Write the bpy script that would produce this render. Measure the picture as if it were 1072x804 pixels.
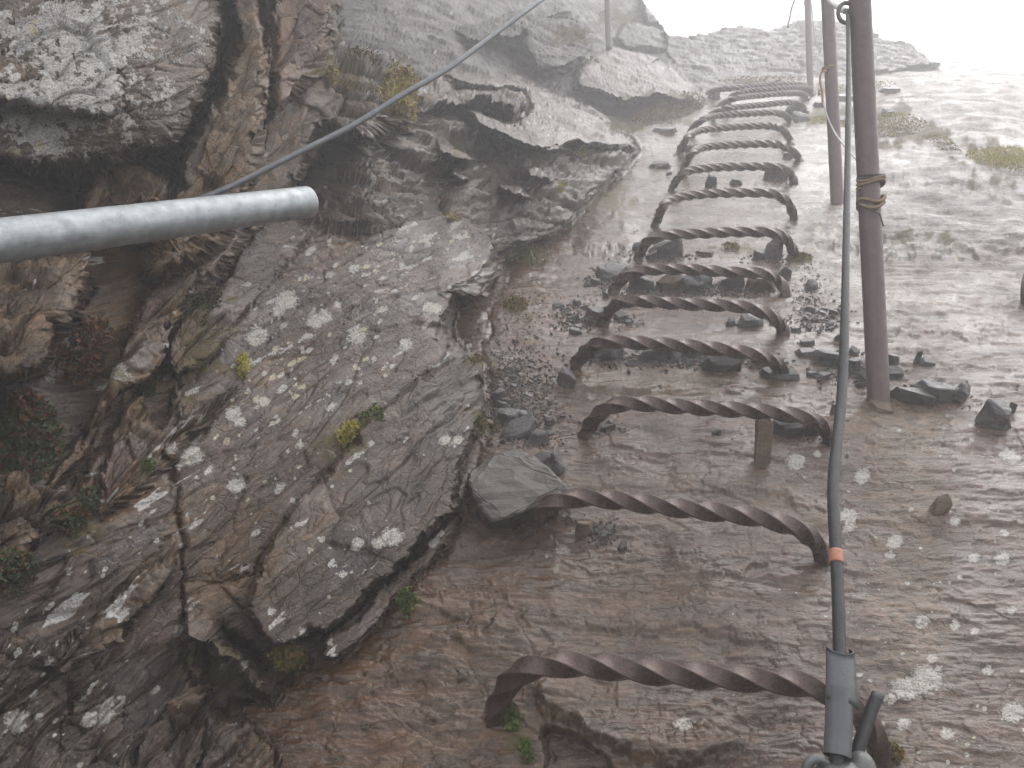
import bpy, bmesh, math, random
import numpy as np
from mathutils import Vector, Matrix
R = math.radians
for _o in list(bpy.data.objects): bpy.data.objects.remove(_o)
S = bpy.context.scene
COL = S.collection

# ------------------------------------------------------------------ camera, sky, sun, exposure
PITCH = 6.0
PW, PH, F = 1072.0, 804.0, 836.0            # size of the photograph and its focal length in pixels
CX, CY = PW / 2, PH / 2
FW = np.array([0, math.cos(R(PITCH)), math.sin(R(PITCH))])
UP = np.array([0, -math.sin(R(PITCH)), math.cos(R(PITCH))])
RT = np.array([1.0, 0, 0])
cam = bpy.data.cameras.new('camera'); camo = bpy.data.objects.new('camera', cam); COL.objects.link(camo)
cam.sensor_width = 36; cam.lens = F / PW * 36; cam.clip_start = 0.02; cam.clip_end = 500
camo.rotation_euler = (R(90 + PITCH), 0, 0)
S.camera = camo

SUN_EL, SUN_AZ = 62.0, 40.0                 # elevation; azimuth clockwise from +Y (up the slope)
W = bpy.data.worlds.new('World'); S.world = W; W.use_nodes = True
nt = W.node_tree; nt.nodes.clear()
sky = nt.nodes.new('ShaderNodeTexSky'); sky.sky_type = 'NISHITA'; sky.sun_disc = False
sky.sun_elevation = R(SUN_EL); sky.sun_rotation = R(SUN_AZ)
sky.altitude = 800; sky.air_density = 1.0; sky.dust_density = 6.0; sky.ozone_density = 1.0
hs = nt.nodes.new('ShaderNodeHueSaturation'); hs.inputs['Saturation'].default_value = 0.12
bgn = nt.nodes.new('ShaderNodeBackground'); bgn.inputs[1].default_value = 0.15
wo = nt.nodes.new('ShaderNodeOutputWorld')
nt.links.new(sky.outputs[0], hs.inputs['Color']); nt.links.new(hs.outputs[0], bgn.inputs[0]); nt.links.new(bgn.outputs[0], wo.inputs[0])
sl = bpy.data.lights.new('sun', 'SUN'); sl.energy = 0.6; sl.angle = R(70); sl.color = (1.0, 0.97, 0.93)
so = bpy.data.objects.new('sun', sl); COL.objects.link(so)
sd_ = Vector((math.sin(R(SUN_AZ)) * math.cos(R(SUN_EL)), math.cos(R(SUN_AZ)) * math.cos(R(SUN_EL)), math.sin(R(SUN_EL))))
so.rotation_euler = sd_.to_track_quat('Z', 'Y').to_euler()
vs = S.view_settings; vs.view_transform = 'Standard'; vs.look = 'None'; vs.gamma = 1; vs.use_curve_mapping = False
vs.exposure = 1.46
HAZE = 0.047
TINT_K = 0.50
cy = S.cycles
cy.use_denoising = True; cy.max_bounces = 6; cy.diffuse_bounces = 3; cy.glossy_bounces = 3
cy.transmission_bounces = 2; cy.volume_bounces = 2; cy.transparent_max_bounces = 8
cy.caustics_reflective = False; cy.caustics_refractive = False
cy.use_adaptive_sampling = True; cy.adaptive_threshold = 0.015

rnd = random.Random(7); rng = np.random.default_rng(11)

# ------------------------------------------------------------------ geometry of the view and of the slab
SLAB_D, ALPHA = 0.96, math.atan(494 / F)
NV = UP * math.cos(ALPHA) - FW * math.sin(ALPHA)           # slab normal
SV = UP * math.sin(ALPHA) + FW * math.cos(ALPHA)           # up the slab
def ray(x, y):
    x = np.asarray(x, float); y = np.asarray(y, float)
    return ((x - CX) / F)[..., None] * RT + (-(y - CY) / F)[..., None] * UP + FW
def fz(z):
    """the slab eases off and everything far recedes a little faster than on a flat plane"""
    z = np.asarray(z, float); return z + .36 * np.maximum(z - 1.8, 0) ** 2 / (1 + .05 * np.maximum(z - 1.8, 0))
def inv_fz(z):
    t = np.linspace(.3, 14, 4000); return float(np.interp(z, fz(t), t))
def slabz(y, off=0.0):
    d = (np.asarray(y, float) - CY) / F * math.cos(ALPHA) + math.sin(ALPHA)
    return fz((SLAB_D - off) / np.maximum(d, 0.09))

# ------------------------------------------------------------------ numpy noise
def _h(ix, iy, seed):
    n = ix.astype(np.int32).view(np.uint32) * np.uint32(374761393) + iy.astype(np.int32).view(np.uint32) * np.uint32(668265263) + np.uint32((seed * 1442695041) & 0xffffffff)
    n = (n ^ (n >> np.uint32(13))) * np.uint32(1274126177)
    n = (n ^ (n >> np.uint32(15))) * np.uint32(2246822519)
    return ((n ^ (n >> np.uint32(16))) & np.uint32(0xffffff)).astype(np.float32) * np.float32(1 / 0x1000000)
def perlin(x, y, seed=0):
    x = np.asarray(x, np.float32); y = np.asarray(y, np.float32)
    xi = np.floor(x); yi = np.floor(y); fx = x - xi; fy = y - yi
    u = fx * fx * fx * (fx * (fx * 6 - 15) + 10); v = fy * fy * fy * (fy * (fy * 6 - 15) + 10)
    def g(dx, dy):
        a = _h(xi + dx, yi + dy, seed) * (2 * math.pi)
        return np.cos(a) * (fx - dx) + np.sin(a) * (fy - dy)
    a = g(0, 0); b = g(1, 0); c = g(0, 1); d = g(1, 1)
    return (a + (b - a) * u + (c - a) * v + (a - b - c + d) * u * v) * 1.5
def fbm(x, y, o=4, seed=0, gain=0.5):
    r = 0; a = 1
    for k in range(o):
        r = r + a * perlin(x, y, seed + k * 17); x = x * 2.03 + 3.1; y = y * 2.03 + 1.7; a *= gain
    return r
def ledge(u, v, seed, sharp=0.25):
    """value noise of long cells whose height steps abruptly across the foliation"""
    ui = np.floor(u); fu = u - ui; fu = fu * fu * (3 - 2 * fu)
    vi = np.floor(v); fv = v - vi; t = np.clip((fv - (1 - sharp)) / sharp, 0, 1); t = t * t * (3 - 2 * t)
    def g(a, b): return _h(ui + a, vi + b, seed)
    r0 = g(0, 0) + (g(1, 0) - g(0, 0)) * fu; r1 = g(0, 1) + (g(1, 1) - g(0, 1)) * fu
    return r0 + (r1 - r0) * t - 0.5
def cells(u, v, seed, jit=0.9):
    """voronoi: F2-F1, random cell height with a tilted facet, cell id"""
    ui = np.floor(u); vi = np.floor(v)
    f1 = np.full(u.shape, 9.0); f2 = f1.copy(); ht = np.zeros(u.shape); idv = np.zeros(u.shape)
    for a in (-1, 0, 1):
        for b in (-1, 0, 1):
            ca = ui + a; cb = vi + b
            px = ca + 0.5 + jit * (_h(ca, cb, seed) - 0.5); py = cb + 0.5 + jit * (_h(ca, cb, seed + 5) - 0.5)
            dx = u - px; dy = v - py; d = np.hypot(dx, dy)
            hh = _h(ca, cb, seed + 9) - 0.5 + (_h(ca, cb, seed + 13) - 0.5) * 1.1 * dx + (_h(ca, cb, seed + 19) - 0.5) * 1.1 * dy
            n = d < f1
            f2 = np.where(n, f1, np.minimum(f2, d)); ht = np.where(n, hh, ht); idv = np.where(n, _h(ca, cb, seed + 23), idv); f1 = np.where(n, d, f1)
    return f2 - f1, ht, idv
def sstep(a, b, x):
    t = np.clip((x - a) / (b - a), 0, 1); return t * t * (3 - 2 * t)

# ------------------------------------------------------------------ the bedrock sheet
def axis(lo, a, b, hi, st, grow=1.16, mx=16):
    core = list(np.arange(a, b + st, st)); l = []; p = a; s = st
    while p > lo: s = min(s * grow, mx); p -= s; l.append(p)
    r = []; p = core[-1]; s = st
    while p < hi: s = min(s * grow, mx); p += s; r.append(p)
    return np.array(l[::-1] + core + r)
STEP = 1.2
xs = axis(-420, -12, 1084, 1500, STEP); ys = axis(-360, -10, 814, 1250, STEP)
X, Y = np.meshgrid(xs, ys); NY, NX = X.shape
_, _c1, _i1 = cells(X / 17, Y / 17, 701); _, _c2, _i2 = cells(X / 8, Y / 8, 702)
WX = 5.5 * (_i1 - .5) + 2.6 * (_i2 - .5) + 2.6 * fbm(X / 40, Y / 40, 2, 3) + .3 * perlin(X / 7, Y / 7, 8)
WY = 5.5 * (np.mod(_i1 * 7.31, 1) - .5) + 2.6 * (np.mod(_i2 * 5.77, 1) - .5) + 2.6 * fbm(X / 40, Y / 40, 2, 33) + .3 * perlin(X / 7, Y / 7, 38)
LW = [5.0 * (cells(X / 19, Y / 15, 900 + 31 * i)[2] - .5) + 1.5 * fbm(X / 30, Y / 30, 2, 905 + 31 * i, .5) for i in range(4)]; LO = [np.clip(.5 + .9 * perlin(X / 45, Y / 45, 990 + 7 * i), 0, 1.3) for i in range(4)]

def window(poly, m):
    p = np.array(poly, float)
    i0, i1 = np.searchsorted(xs, [p[:, 0].min() - m, p[:, 0].max() + m]); j0, j1 = np.searchsorted(ys, [p[:, 1].min() - m, p[:, 1].max() + m])
    return slice(max(j0 - 1, 0), min(j1 + 1, NY)), slice(max(i0 - 1, 0), min(i1 + 1, NX))
def seg_d(px, py, a, b):
    vx, vy = b[0] - a[0], b[1] - a[1]
    t = np.clip(((px - a[0]) * vx + (py - a[1]) * vy) / (vx * vx + vy * vy + 1e-9), 0, 1)
    return np.hypot(px - a[0] - t * vx, py - a[1] - t * vy)
def sdf(poly, px, py):
    d = np.full(px.shape, 1e9); ins = np.zeros(px.shape, bool); n = len(poly)
    for k in range(n):
        a, b = poly[k], poly[(k + 1) % n]
        d = np.minimum(d, seg_d(px, py, a, b))
        if a[1] != b[1]:
            c = ((a[1] > py) != (b[1] > py)) & (px < (b[0] - a[0]) * (py - a[1]) / (b[1] - a[1]) + a[0]); ins ^= c
    return np.where(ins, d, -d)
def tps(ctrl, x, y):
    c = np.array(ctrl, float); n = len(c); s = 300.0
    P = c[:, :2] / s; w = 1 / c[:, 2]
    def k(r2): return 0.5 * r2 * np.log(r2 + 1e-9)
    A = np.zeros((n + 3, n + 3)); D = ((P[:, None] - P[None]) ** 2).sum(-1)
    A[:n, :n] = k(D) + np.eye(n) * 0.02; A[:n, n] = 1; A[:n, n + 1:] = P; A[n, :n] = 1; A[n + 1:, :n] = P.T
    sol = np.linalg.lstsq(A, np.r_[w, 0, 0, 0], rcond=None)[0]
    r = sol[n] + sol[n + 1] * x / s + sol[n + 2] * y / s
    for i in range(n):
        r = r + sol[i] * k((x / s - P[i, 0]) ** 2 + (y / s - P[i, 1]) ** 2)
    return fz(1 / np.clip(r, 0.1, 1.5))

# masses of rock, back to front: outline in the photograph, depths in metres, rim width
Z = slabz(Y); MASS = np.zeros(X.shape, int); RIM = np.full(X.shape, 99.0)
CRACK = np.zeros(X.shape)
def mass(mid, poly, ctrl, rim=10, warp=1.0, crack=0.0, roundn=0.0):
    global Z
    w = window(poly, 30); x = X[w]; y = Y[w]
    if mid in (3, 5): warp *= .6
    d = sdf(poly, x + warp * WX[w], y + warp * WY[w])
    zm = tps(ctrl, x, y) if len(ctrl) > 3 else np.full(x.shape, ctrl[0][2])
    t = np.clip(d / rim, 0, 1); k0 = np.sqrt(1 - (1 - t) ** 2)
    if mid == 2: k = np.ones_like(d)
    else:
        n = 1 if mid in (8, 9, 10) else (4 if rim >= 12 else (3 if rim >= 7 else 2)); n = min(n, 2) if mid in (3, 5) else n; k = (.25 if mid not in (8, 9, 10) else .65) * k0
        for i in range(n): k = k + (.75 if mid not in (8, 9, 10) else .35) / n * sstep(0, 2.4, d + (LW[i][w] - 1.5) * .6 * min(warp, 1) * (i > 0) - i * rim * .62 * LO[i][w])
        k = k * sstep(0, 1.5, d)
    zo = Z[w]
    if mid == 8: zm = zo + (zm - zo) * .32
    if roundn: zm = zm * (1 + roundn * np.clip(1 - d / 40, 0, 1) ** 2)
    Z[w] = np.where(d > 0, zo + (zm - zo) * k, zo)
    MASS[w] = np.where(d > rim * 0.25, mid, MASS[w])
    RIM[w] = np.where(d > 0, d, np.minimum(RIM[w], 99))
    if crack: CRACK[w] = np.where(d <= rim * .3, CRACK[w] + crack * .7 * LO[3][w] * np.exp(-np.abs(d - rim * .3) / 1.8), CRACK[w] * np.where(d > rim, 0, 1))

# 2 ridge behind the crest
mass(2, [(640,140),(690,112),(745,96),(800,86),(850,84),(890,80),(935,74),(985,66),(990,20),(950,-30),(640,-30),(600,20),(600,140)],
     [(600,120,5.05),(690,112,5.0),(745,96,5.1),(800,86,5.3),(880,80,5.4),(970,64,5.6),(900,30,5.75),(840,22,5.85),(760,30,5.8),(700,40,5.7),(620,20,5.6)], 9, 0.6)
# 3 upper cliff
mass(3, [(300,-600),(670,-600),(668,-100),(672,-5),(678,22),(694,27),(699,38),(700,55),(716,78),(735,98),(746,107),(735,114),(715,124),(690,132),(650,146),(600,150),(300,170)],
     [(340,-500,4.6),(340,0,3.7),(400,60,3.5),(480,60,3.9),(520,10,4.8),(560,40,4.6),(660,-500,6.4),(670,0,6.2),(690,40,5.9),(640,45,5.3),(620,90,4.7),(700,70,5.4),(740,100,4.75),(690,128,4.25),(640,140,4.05),(560,100,4.0)], 8, 0.8)
mass(4, [(606,60),(640,47),(690,60),(722,85),(742,103),(735,108),(690,106),(655,110),(630,98),(600,92)], [(606,60,4.75),(690,58,5.25),(742,103,4.7),(650,108,4.2),(690,104,4.3),(610,95,4.25)], 5, 0.7, 0.03)
mass(3, [(470,32),(540,10),(590,8),(600,14),(565,26),(545,40),(500,48)], [(470,32,4.1),(600,10,4.9),(545,40,4.15),(500,48,3.95)], 6, 0.8, 0.02)
mass(3, [(545,20),(610,16),(622,30),(618,62),(590,80),(560,74),(548,50)], [(545,20,4.3),(610,16,4.6),(620,60,4.3),(560,74,4.0)], 9, 0.8, 0.02)
mass(3, [(655,20),(694,27),(700,50),(690,56),(655,52),(640,40)], [(655,20,5.7),(694,27,5.8),(690,56,5.5),(645,45,5.2)], 6, 0.7, 0.03)
# 5 middle outcrop below its wet slabs
mass(5, [(300,300),(290,140),(330,100),(420,92),(455,78),(480,72),(540,78),(600,102),(640,125),(668,150),(672,158),(655,178),(625,205),(600,232),(570,250),(535,262),(522,290),(505,310),(460,320)],
     [(300,300,1.95),(300,150,2.3),(360,120,2.45),(455,78,3.4),(540,80,3.95),(600,102,3.85),(640,125,3.75),(668,156,3.58),(655,175,3.35),(600,232,2.72),(560,200,2.75),(535,262,2.45),(500,310,2.0),(450,170,2.55),(400,220,2.12),(335,236,2.03),(372,242,2.05),(410,236,2.09),(455,226,2.28),(495,231,2.44),(560,150,3.1),(620,160,3.35)], 10, 1.0, 0.03)
mass(6, [(455,82),(470,72),(500,76),(545,88),(585,102),(625,122),(650,140),(668,154),(640,158),(605,152),(570,158),(545,152),(515,146),(490,130),(540,128),(556,112),(548,98),(500,92)],
     [(455,82,3.35),(470,72,3.45),(545,86,3.75),(650,138,3.7),(668,154,3.5),(600,152,3.0),(545,152,2.75),(500,135,2.75)], 5, 0.7, 0.03)
mass(6, [(486,112),(505,116),(545,136),(585,150),(598,158),(575,157),(545,153),(520,142),(498,130)],
     [(486,112,2.9),(505,116,2.95),(585,150,2.95),(575,157,2.8),(498,130,2.65)], 4, 0.6, 0.03)
mass(5, [(440,100),(490,92),(545,98),(552,108),(540,120),(500,108),(470,112),(440,120)], [(440,100,2.9),(545,98,3.3),(545,118,2.95),(440,120,2.6)], 6, 0.9, 0.04)
for q, zz in (([(458,148),(480,156),(498,164),(490,170),(462,164)], 2.42), ([(476,178),(495,186),(488,194),(474,186)], 2.3),
              ([(520,192),(545,196),(558,206),(535,208)], 2.42), ([(540,174),(565,176),(578,192),(560,188)], 2.62)):
    c = np.mean(q, 0); mass(6, q, [(c[0] - 20, c[1] - 8, zz * 1.03), (c[0] + 20, c[1] - 8, zz * 1.06), (c[0] + 20, c[1] + 10, zz * .985), (c[0] - 20, c[1] + 10, zz * .96)], 4, 0.7, 0.02)
# block with the moss tuft
mass(5, [(340,60),(375,48),(405,55),(432,78),(438,118),(425,140),(395,152),(350,150),(335,120)], [(340,60,2.3),(400,55,2.45),(436,85,2.5),(430,140,2.15),(350,150,2.0)], 14, 1.0, 0.05)
Z5 = Z.copy()
# 7 near wall with the long lichen face
mass(7, [(-700,1400),(-700,-600),(210,-600),(280,-100),(290,120),(300,200),(335,232),(372,240),(410,232),(455,222),(495,228),(518,246),(522,262),(505,290),(482,302),(476,345),(500,384),(512,428),(498,458),(489,478),(476,520),(486,545),(470,570),(440,600),(415,630),(380,672),(350,697),(320,700),(290,740),(262,735),(252,760),(262,790),(300,830),(420,1400)],
     [(-300,900,.80),(-300,400,.9),(-300,-200,1.25),(0,804,.93),(0,600,1.02),(0,400,1.13),(0,200,1.26),(0,0,1.6),(150,804,1.0),(150,600,1.14),(150,400,1.35),(150,200,1.58),(150,0,2.0),(280,690,1.14),(300,550,1.3),(300,400,1.55),(300,250,1.9),(400,600,1.33),(345,690,1.175),(400,400,1.65),(400,260,1.98),(480,545,1.42),(500,400,1.78),(500,300,2.12),(510,250,2.35),(260,800,1.03),(300,1000,.85)], 12, 1.0, 0.05)
for _x, _y in ((335,234),(372,242),(410,234),(455,224),(495,230)):
    print('JOIN', _x, Z5[np.searchsorted(ys, _y - 8), np.searchsorted(xs, _x)], Z[np.searchsorted(ys, _y + 14), np.searchsorted(xs, _x)])
# lower flake of the long face, in front of the crack with the two moss cushions
mass(7, [(350,480),(395,428),(440,395),(476,372),(502,385),(514,428),(499,458),(489,480),(478,522),(484,534),(455,556),(420,590),(390,622),(365,642),(343,664),(325,660),(312,672),(283,682),(255,640),(262,600),(300,540)],
     [(350,480,1.36),(440,395,1.55),(500,385,1.75),(512,428,1.66),(480,530,1.40),(420,590,1.26),(343,664,1.12),(283,682,1.07),(255,640,1.1),(300,540,1.24)], 6, 0.9, 0.02)
# strip of rock between the flake and the slab
mass(7, [(484,536),(486,547),(470,572),(440,602),(415,632),(380,674),(350,697),(334,688),(340,668),(365,646),(392,622),(424,590),(458,556)],
     [(484,536,1.43),(440,602,1.30),(350,697,1.12),(340,668,1.15),(424,590,1.31)], 6, 0.9, 0.03)
# hollow and the crack that runs down from it
def pit(poly, depth, edge=10, warp=1.0):
    w = window(poly, 30); d = sdf(poly, X[w] + warp * WX[w], Y[w] + warp * WY[w]); Z[w] = Z[w] + depth * sstep(0, edge, d)
def groove(pts, depth, wid, warp=1.0):
    w = window(pts, 40); px = X[w] + warp * WX[w]; py = Y[w] + warp * WY[w]
    d = np.full(px.shape, 1e9)
    for a, b in zip(pts[:-1], pts[1:]): d = np.minimum(d, seg_d(px, py, a, b))
    wl_ = wid * (.18 + .40 * LO[1][w]); CRACK[w] = np.maximum(CRACK[w], depth * .68 * (.35 + .8 * LO[2][w]) * np.exp(-np.abs(d + .25 * LW[3][w]) / wl_))
pit([(205,650),(250,655),(283,690),(315,680),(335,692),(320,705),(285,745),(255,745),(222,760),(205,720)], 0.04, 14)
mass(7, [(190,640),(225,645),(262,690),(284,712),(282,722),(262,730),(252,705),(225,690),(200,668)], [(190,640,1.06),(262,690,1.09),(282,720,1.06),(225,690,1.03)], 7, 1.0, 0.03)
# 8 ribs at the far left
mass(8, [(185,262),(240,240),(262,248),(235,285),(195,325),(165,365),(150,400),(105,440),(97,472),(72,505),(45,515),(62,480),(92,445),(128,370),(148,320)],
     [(185,262,1.42),(262,248,1.55),(150,400,1.17),(72,505,1.08),(45,515,1.06),(128,370,1.2)], 9, 1.0, 0.05)
mass(8, [(178,345),(205,322),(240,328),(246,348),(207,388),(186,392),(172,372)], [(178,345,1.26),(240,328,1.38),(207,388,1.24),(172,372,1.22)], 6, 0.8, 0.03)
mass(8, [(128,425),(150,418),(170,440),(182,428),(180,400),(215,420),(255,395),(215,450),(150,520),(105,545),(95,520)], [(128,425,1.2),(255,395,1.37),(150,520,1.12),(95,520,1.08)], 6, 1.0, 0.03)
mass(8, [(-60,520),(20,508),(75,512),(82,540),(60,555),(20,590),(-60,640)], [(-60,520,.92),(75,515,1.03),(60,555,.98),(-60,640,.88)], 8, 1.0, 0.04)
mass(8, [(40,695),(95,640),(160,590),(182,576),(180,600),(130,660),(66,708)], [(40,695,.93),(160,590,1.05),(180,600,1.04),(66,708,.92)], 5, 1.0, 0.02)
mass(8, [(-80,660),(30,668),(88,664),(96,700),(128,735),(140,790),(130,900),(-80,1000)], [(-80,660,.86),(88,664,.98),(140,790,.92),(-80,1000,.72)], 8, 1.0, 0.03)
mass(8, [(150,770),(205,706),(216,745),(212,800),(200,880),(120,900),(135,810)], [(150,770,.98),(205,706,1.04),(200,880,.92),(120,900,.88)], 7, 1.0, 0.03)
mass(8, [(222,765),(253,746),(272,760),(296,795),(310,900),(205,900),(210,800)], [(222,765,1.0),(272,760,1.03),(310,900,.92),(205,900,.9)], 5, 0.8, 0.03)
# 9 brown column, shaded column, block under the pipe
mass(9, [(283,-80),(350,-80),(358,0),(352,60),(362,110),(330,165),(282,235),(262,245),(270,120)], [(283,-80,2.2),(358,0,2.3),(360,110,2.15),(330,165,2.03),(282,235,1.84),(262,245,1.78)], 8, 1.0, 0.02)
mass(9, [(281,-200),(362,-200),(356,0),(347,40),(336,82),(312,104),(287,124),(281,100),(279,50)], [(281,-200,1.9),(356,-10,2.05),(340,70,1.98),(287,124,1.75),(279,50,1.85)], 14, 0.8, 0.05)
mass(9, [(238,-200),(279,-200),(280,0),(284,60),(282,105),(274,165),(262,215),(235,262),(190,285),(150,290),(170,225),(190,160),(222,95),(240,40)],
     [(245,-200,1.65),(280,0,1.72),(280,100,1.62),(262,215,1.5),(190,285,1.35),(170,225,1.38),(222,95,1.55)], 14, 1.0, 0.06)
mass(9, [(88,175),(150,172),(178,184),(182,208),(170,225),(80,230)], [(88,175,1.38),(178,184,1.42),(170,225,1.36),(80,230,1.33)], 8, 0.9, 0.05)
mass(9, [(-200,250),(60,262),(96,262),(93,285),(72,320),(57,384),(42,396),(0,406),(-200,430)], [(-200,250,.95),(96,262,1.22),(57,384,1.02),(0,406,.98),(-200,430,.88)], 16, 1.0, 0.05, 0.02)
# 10 lichen boulder
mass(10, [(-400,-300),(235,-300),(241,0),(240,30),(232,60),(222,86),(214,112),(198,137),(186,158),(165,162),(128,174),(100,178),(62,190),(0,172),(-400,150)],
     [(-400,-300,1.05),(120,-300,1.6),(240,0,1.62),(120,40,1.32),(130,100,1.29),(215,110,1.45),(180,158,1.38),(100,175,1.27),(0,172,1.16),(0,0,1.25),(-400,150,.95)], 16, 1.0, 0.06, 0.015)
mass(10, [(-400,-300),(110,-300),(118,0),(122,60),(126,110),(105,124),(60,118),(20,112),(-400,100)], [(-400,-300,1.02),(118,-100,1.42),(120,60,1.26),(126,112,1.24),(0,108,1.12),(-400,100,.93)], 12, 1.2, 0.02)
# cracks traced in the photograph
for pts, dp, wd in (
    ([(476,352),(440,398),(398,428),(355,478),(300,545),(262,600)], .05, 4), ([(187,425),(184,500),(186,560),(190,610),(193,660),(203,720),(214,760)], .06, 5),
    ([(241,0),(238,40),(226,85),(212,118),(192,158)], .08, 5), ([(484,534),(455,556),(420,590),(390,621),(365,642),(342,665)], .04, 3),
    ([(262,600),(225,610),(190,608)], .03, 3), ([(255,640),(225,605),(240,560),(255,500)], .02, 2.5), ([(150,405),(115,450),(70,520),(20,600)], .06, 9),
    ([(262,250),(215,310),(180,350),(150,405)], .08, 8), ([(0,408),(50,400),(72,330),(95,290)], .06, 7), ([(0,190),(80,200),(85,228)], .03, 6),
    ([(130,660),(80,720),(60,800)], .03, 4), ([(186,560),(120,620),(60,690)], .025, 4), ([(280,10),(282,60),(283,110),(272,170)], .07, 4),
    ([(330,240),(290,290),(250,332),(208,392)], .04, 5), ([(395,430),(330,470),(262,520)], .015, 2.5), ([(430,250),(400,300),(350,340),(300,390)], .015, 2.5),
    ([(476,350),(430,335),(380,350)], .012, 2), ([(60,118),(100,125),(126,112),(124,60)], .02, 3), ([(130,70),(175,75),(220,92)], .02, 3),
    # slab: rims, ledges and the gutter at its left edge
    ([(640,184),(610,228),(575,250),(540,268),(526,300),(512,340),(505,372),(520,420),(505,470),(492,500),(484,548)], .07, 9),
    ([(486,548),(440,606),(415,636),(380,678),(350,702)], .03, 6), ([(488,596),(500,640),(488,690),(515,735)], .008, 3), ([(270,735),(330,712),(400,735),(470,752),(500,745)], .008, 3),
    ([(548,735),(600,757),(650,802),(680,850)], .012, 4), ([(690,585),(740,600),(822,590),(826,620),(850,640)], .006, 2.5), ([(830,655),(838,680),(830,700)], .008, 2.5),
    ([(610,262),(640,266),(668,262)], .02, 3), ([(615,245),(640,250)], .02, 3), ([(676,258),(700,262)], .02, 3),
    ([(905,168),(960,160),(1000,176)], .02, 3), ([(840,250),(905,252),(960,262),(1072,268)], .03, 5), ([(985,312),(1040,340),(1072,345)], .006, 2),
    ([(900,350),(960,346),(1040,352)], .005, 2), ([(940,462),(1000,470),(1072,462)], .005, 2), ([(960,520),(1072,535)], .004, 2), ([(700,500),(760,520),(800,516)], .004, 2),
    ([(650,655),(740,668),(800,690)], .006, 3), ([(560,640),(640,650),(720,640)], .006, 3), ([(560,760),(620,790),(640,830)], .01, 4)):
    groove(pts, dp, wd)
# dark undercut below the first rung and the low ledge across the right of the slab
pit([(566,752),(604,764),(640,792),(668,850),(560,850),(566,790)], 0.03, 10)
def slab_step(pts, dh, wid):
    """the slab drops by dh below (towards the viewer of) this line"""
    global Z
    w = window(pts, 60); px = X[w] + WX[w] * 1.3; py = Y[w] + WY[w] * 1.3
    p = np.array(pts, float); yl = np.interp(px, p[:, 0], p[:, 1]); fade = sstep(0, 25, px - p[0, 0]) * sstep(0, 25, p[-1, 0] - px)
    for i in range(3):
        dd = py - yl - (i - 1) * 5 * LO[i][w] + LW[i][w] * .7; prof = np.where(dd < 0, np.exp(-(dd / 40.0) ** 2), 1 - sstep(0, wid * .7, dd)) * fade
        SLABH[w] += dh * prof * .22
SLABH = np.zeros(X.shape)
slab_step([(840,256),(880,258),(930,262),(1000,266),(1072,262),(1200,268)], .03, 6)
slab_step([(900,180),(960,192),(1010,200),(1072,214),(1200,225)], .02, 5)
slab_step([(545,737),(600,757),(640,784),(700,800),(780,790)], .03, 6)
slab_step([(600,262),(640,266),(680,262)], .03, 4)
slab_step([(640,150),(672,158),(700,152)], .03, 4)
slab_step([(900,354),(940,347),(1000,350),(1060,352)], .012, 3)
slab_step([(690,500),(740,518),(820,516),(860,540)], .008, 3)
slab_step([(690,592),(740,603),(822,592)], .010, 4)
slab_step([(560,646),(640,655),(740,664),(830,690)], .012, 5)
slab_step([(940,462),(1000,470),(1072,466),(1200,470)], .008, 3)
slab_step([(930,540),(1000,548),(1100,540)], .007, 3)
slab_step([(580,405),(640,410),(720,402),(800,408)], .008, 4)
Z += np.where(MASS == 0, 0, 0)
# right part of the slab swells into a rounded whaleback near the crest
SLABH += 0.09 * sstep(880, 1010, X) * sstep(230, 120, Y) * sstep(60, 100, Y)

# base points, foliation coordinates, fine relief
P0 = ray(X, Y) * Z[..., None]
RL = np.linalg.norm(ray(X, Y), axis=-1)
dX = np.gradient(P0, axis=1); dY = np.gradient(P0, axis=0)
Zs = Z.copy()
for _ in range(2):                                  # broad smoothing of the depth, for a steady direction of relief
    for ax in (0, 1):
        c = np.cumsum(np.pad(Zs, [(13, 12) if a == ax else (0, 0) for a in (0, 1)], mode='edge'), axis=ax)
        Zs = (np.take(c, range(25, c.shape[ax]), axis=ax) - np.take(c, range(0, c.shape[ax] - 25), axis=ax)) / 25
PB = ray(X, Y) * Zs[..., None]
N0 = np.cross(np.gradient(PB, axis=1), np.gradient(PB, axis=0)); N0 /= np.linalg.norm(N0, axis=-1, keepdims=True) + 1e-12
N0 *= np.where((N0 * ray(X, Y)).sum(-1) > 0, -1, 1)[..., None]
sl_m = MASS == 0
N0[sl_m] = NV; N0[MASS == 2] = UP * .6 - FW * .8
TS = P0 @ RT; SS = P0 @ SV
ang = {1: 0, 2: -8, 3: -10, 4: 12, 5: -14, 6: 20, 7: -40, 8: -46, 9: -50, 10: -24}
U = np.zeros(X.shape); V = np.zeros(X.shape)
Zg = Z.copy()                                       # very smooth depth: cleavage runs straight through ledges and blocks
KB = int(75 / STEP)
for _ in range(3):
    for ax in (0, 1):
        c = np.cumsum(np.pad(Zg, [(KB + 1, KB) if a == ax else (0, 0) for a in (0, 1)], mode='edge'), axis=ax); n_ = 2 * KB + 1
        Zg = (np.take(c, range(n_, c.shape[ax]), axis=ax) - np.take(c, range(0, c.shape[ax] - n_), axis=ax)) / n_
Zg = np.select([MASS == 8, MASS == 9, MASS == 10], [1.15, 1.45, 1.35], Zg)
MU = (X - CX) / F * Zg; MV = (Y - CY) / F * Zg
for k, a in ang.items():
    m = MASS == k; c, s = math.cos(R(a)), math.sin(R(a))
    ku, kv = {8: (.85, 1.15)}.get(k, (1, 1))
    U = np.where(m, ku * (MU * c + MV * s), U); V = np.where(m, kv * (-MU * s + MV * c), V)
U = np.where(sl_m, TS, U); V = np.where(sl_m, -SS, V)
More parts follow.
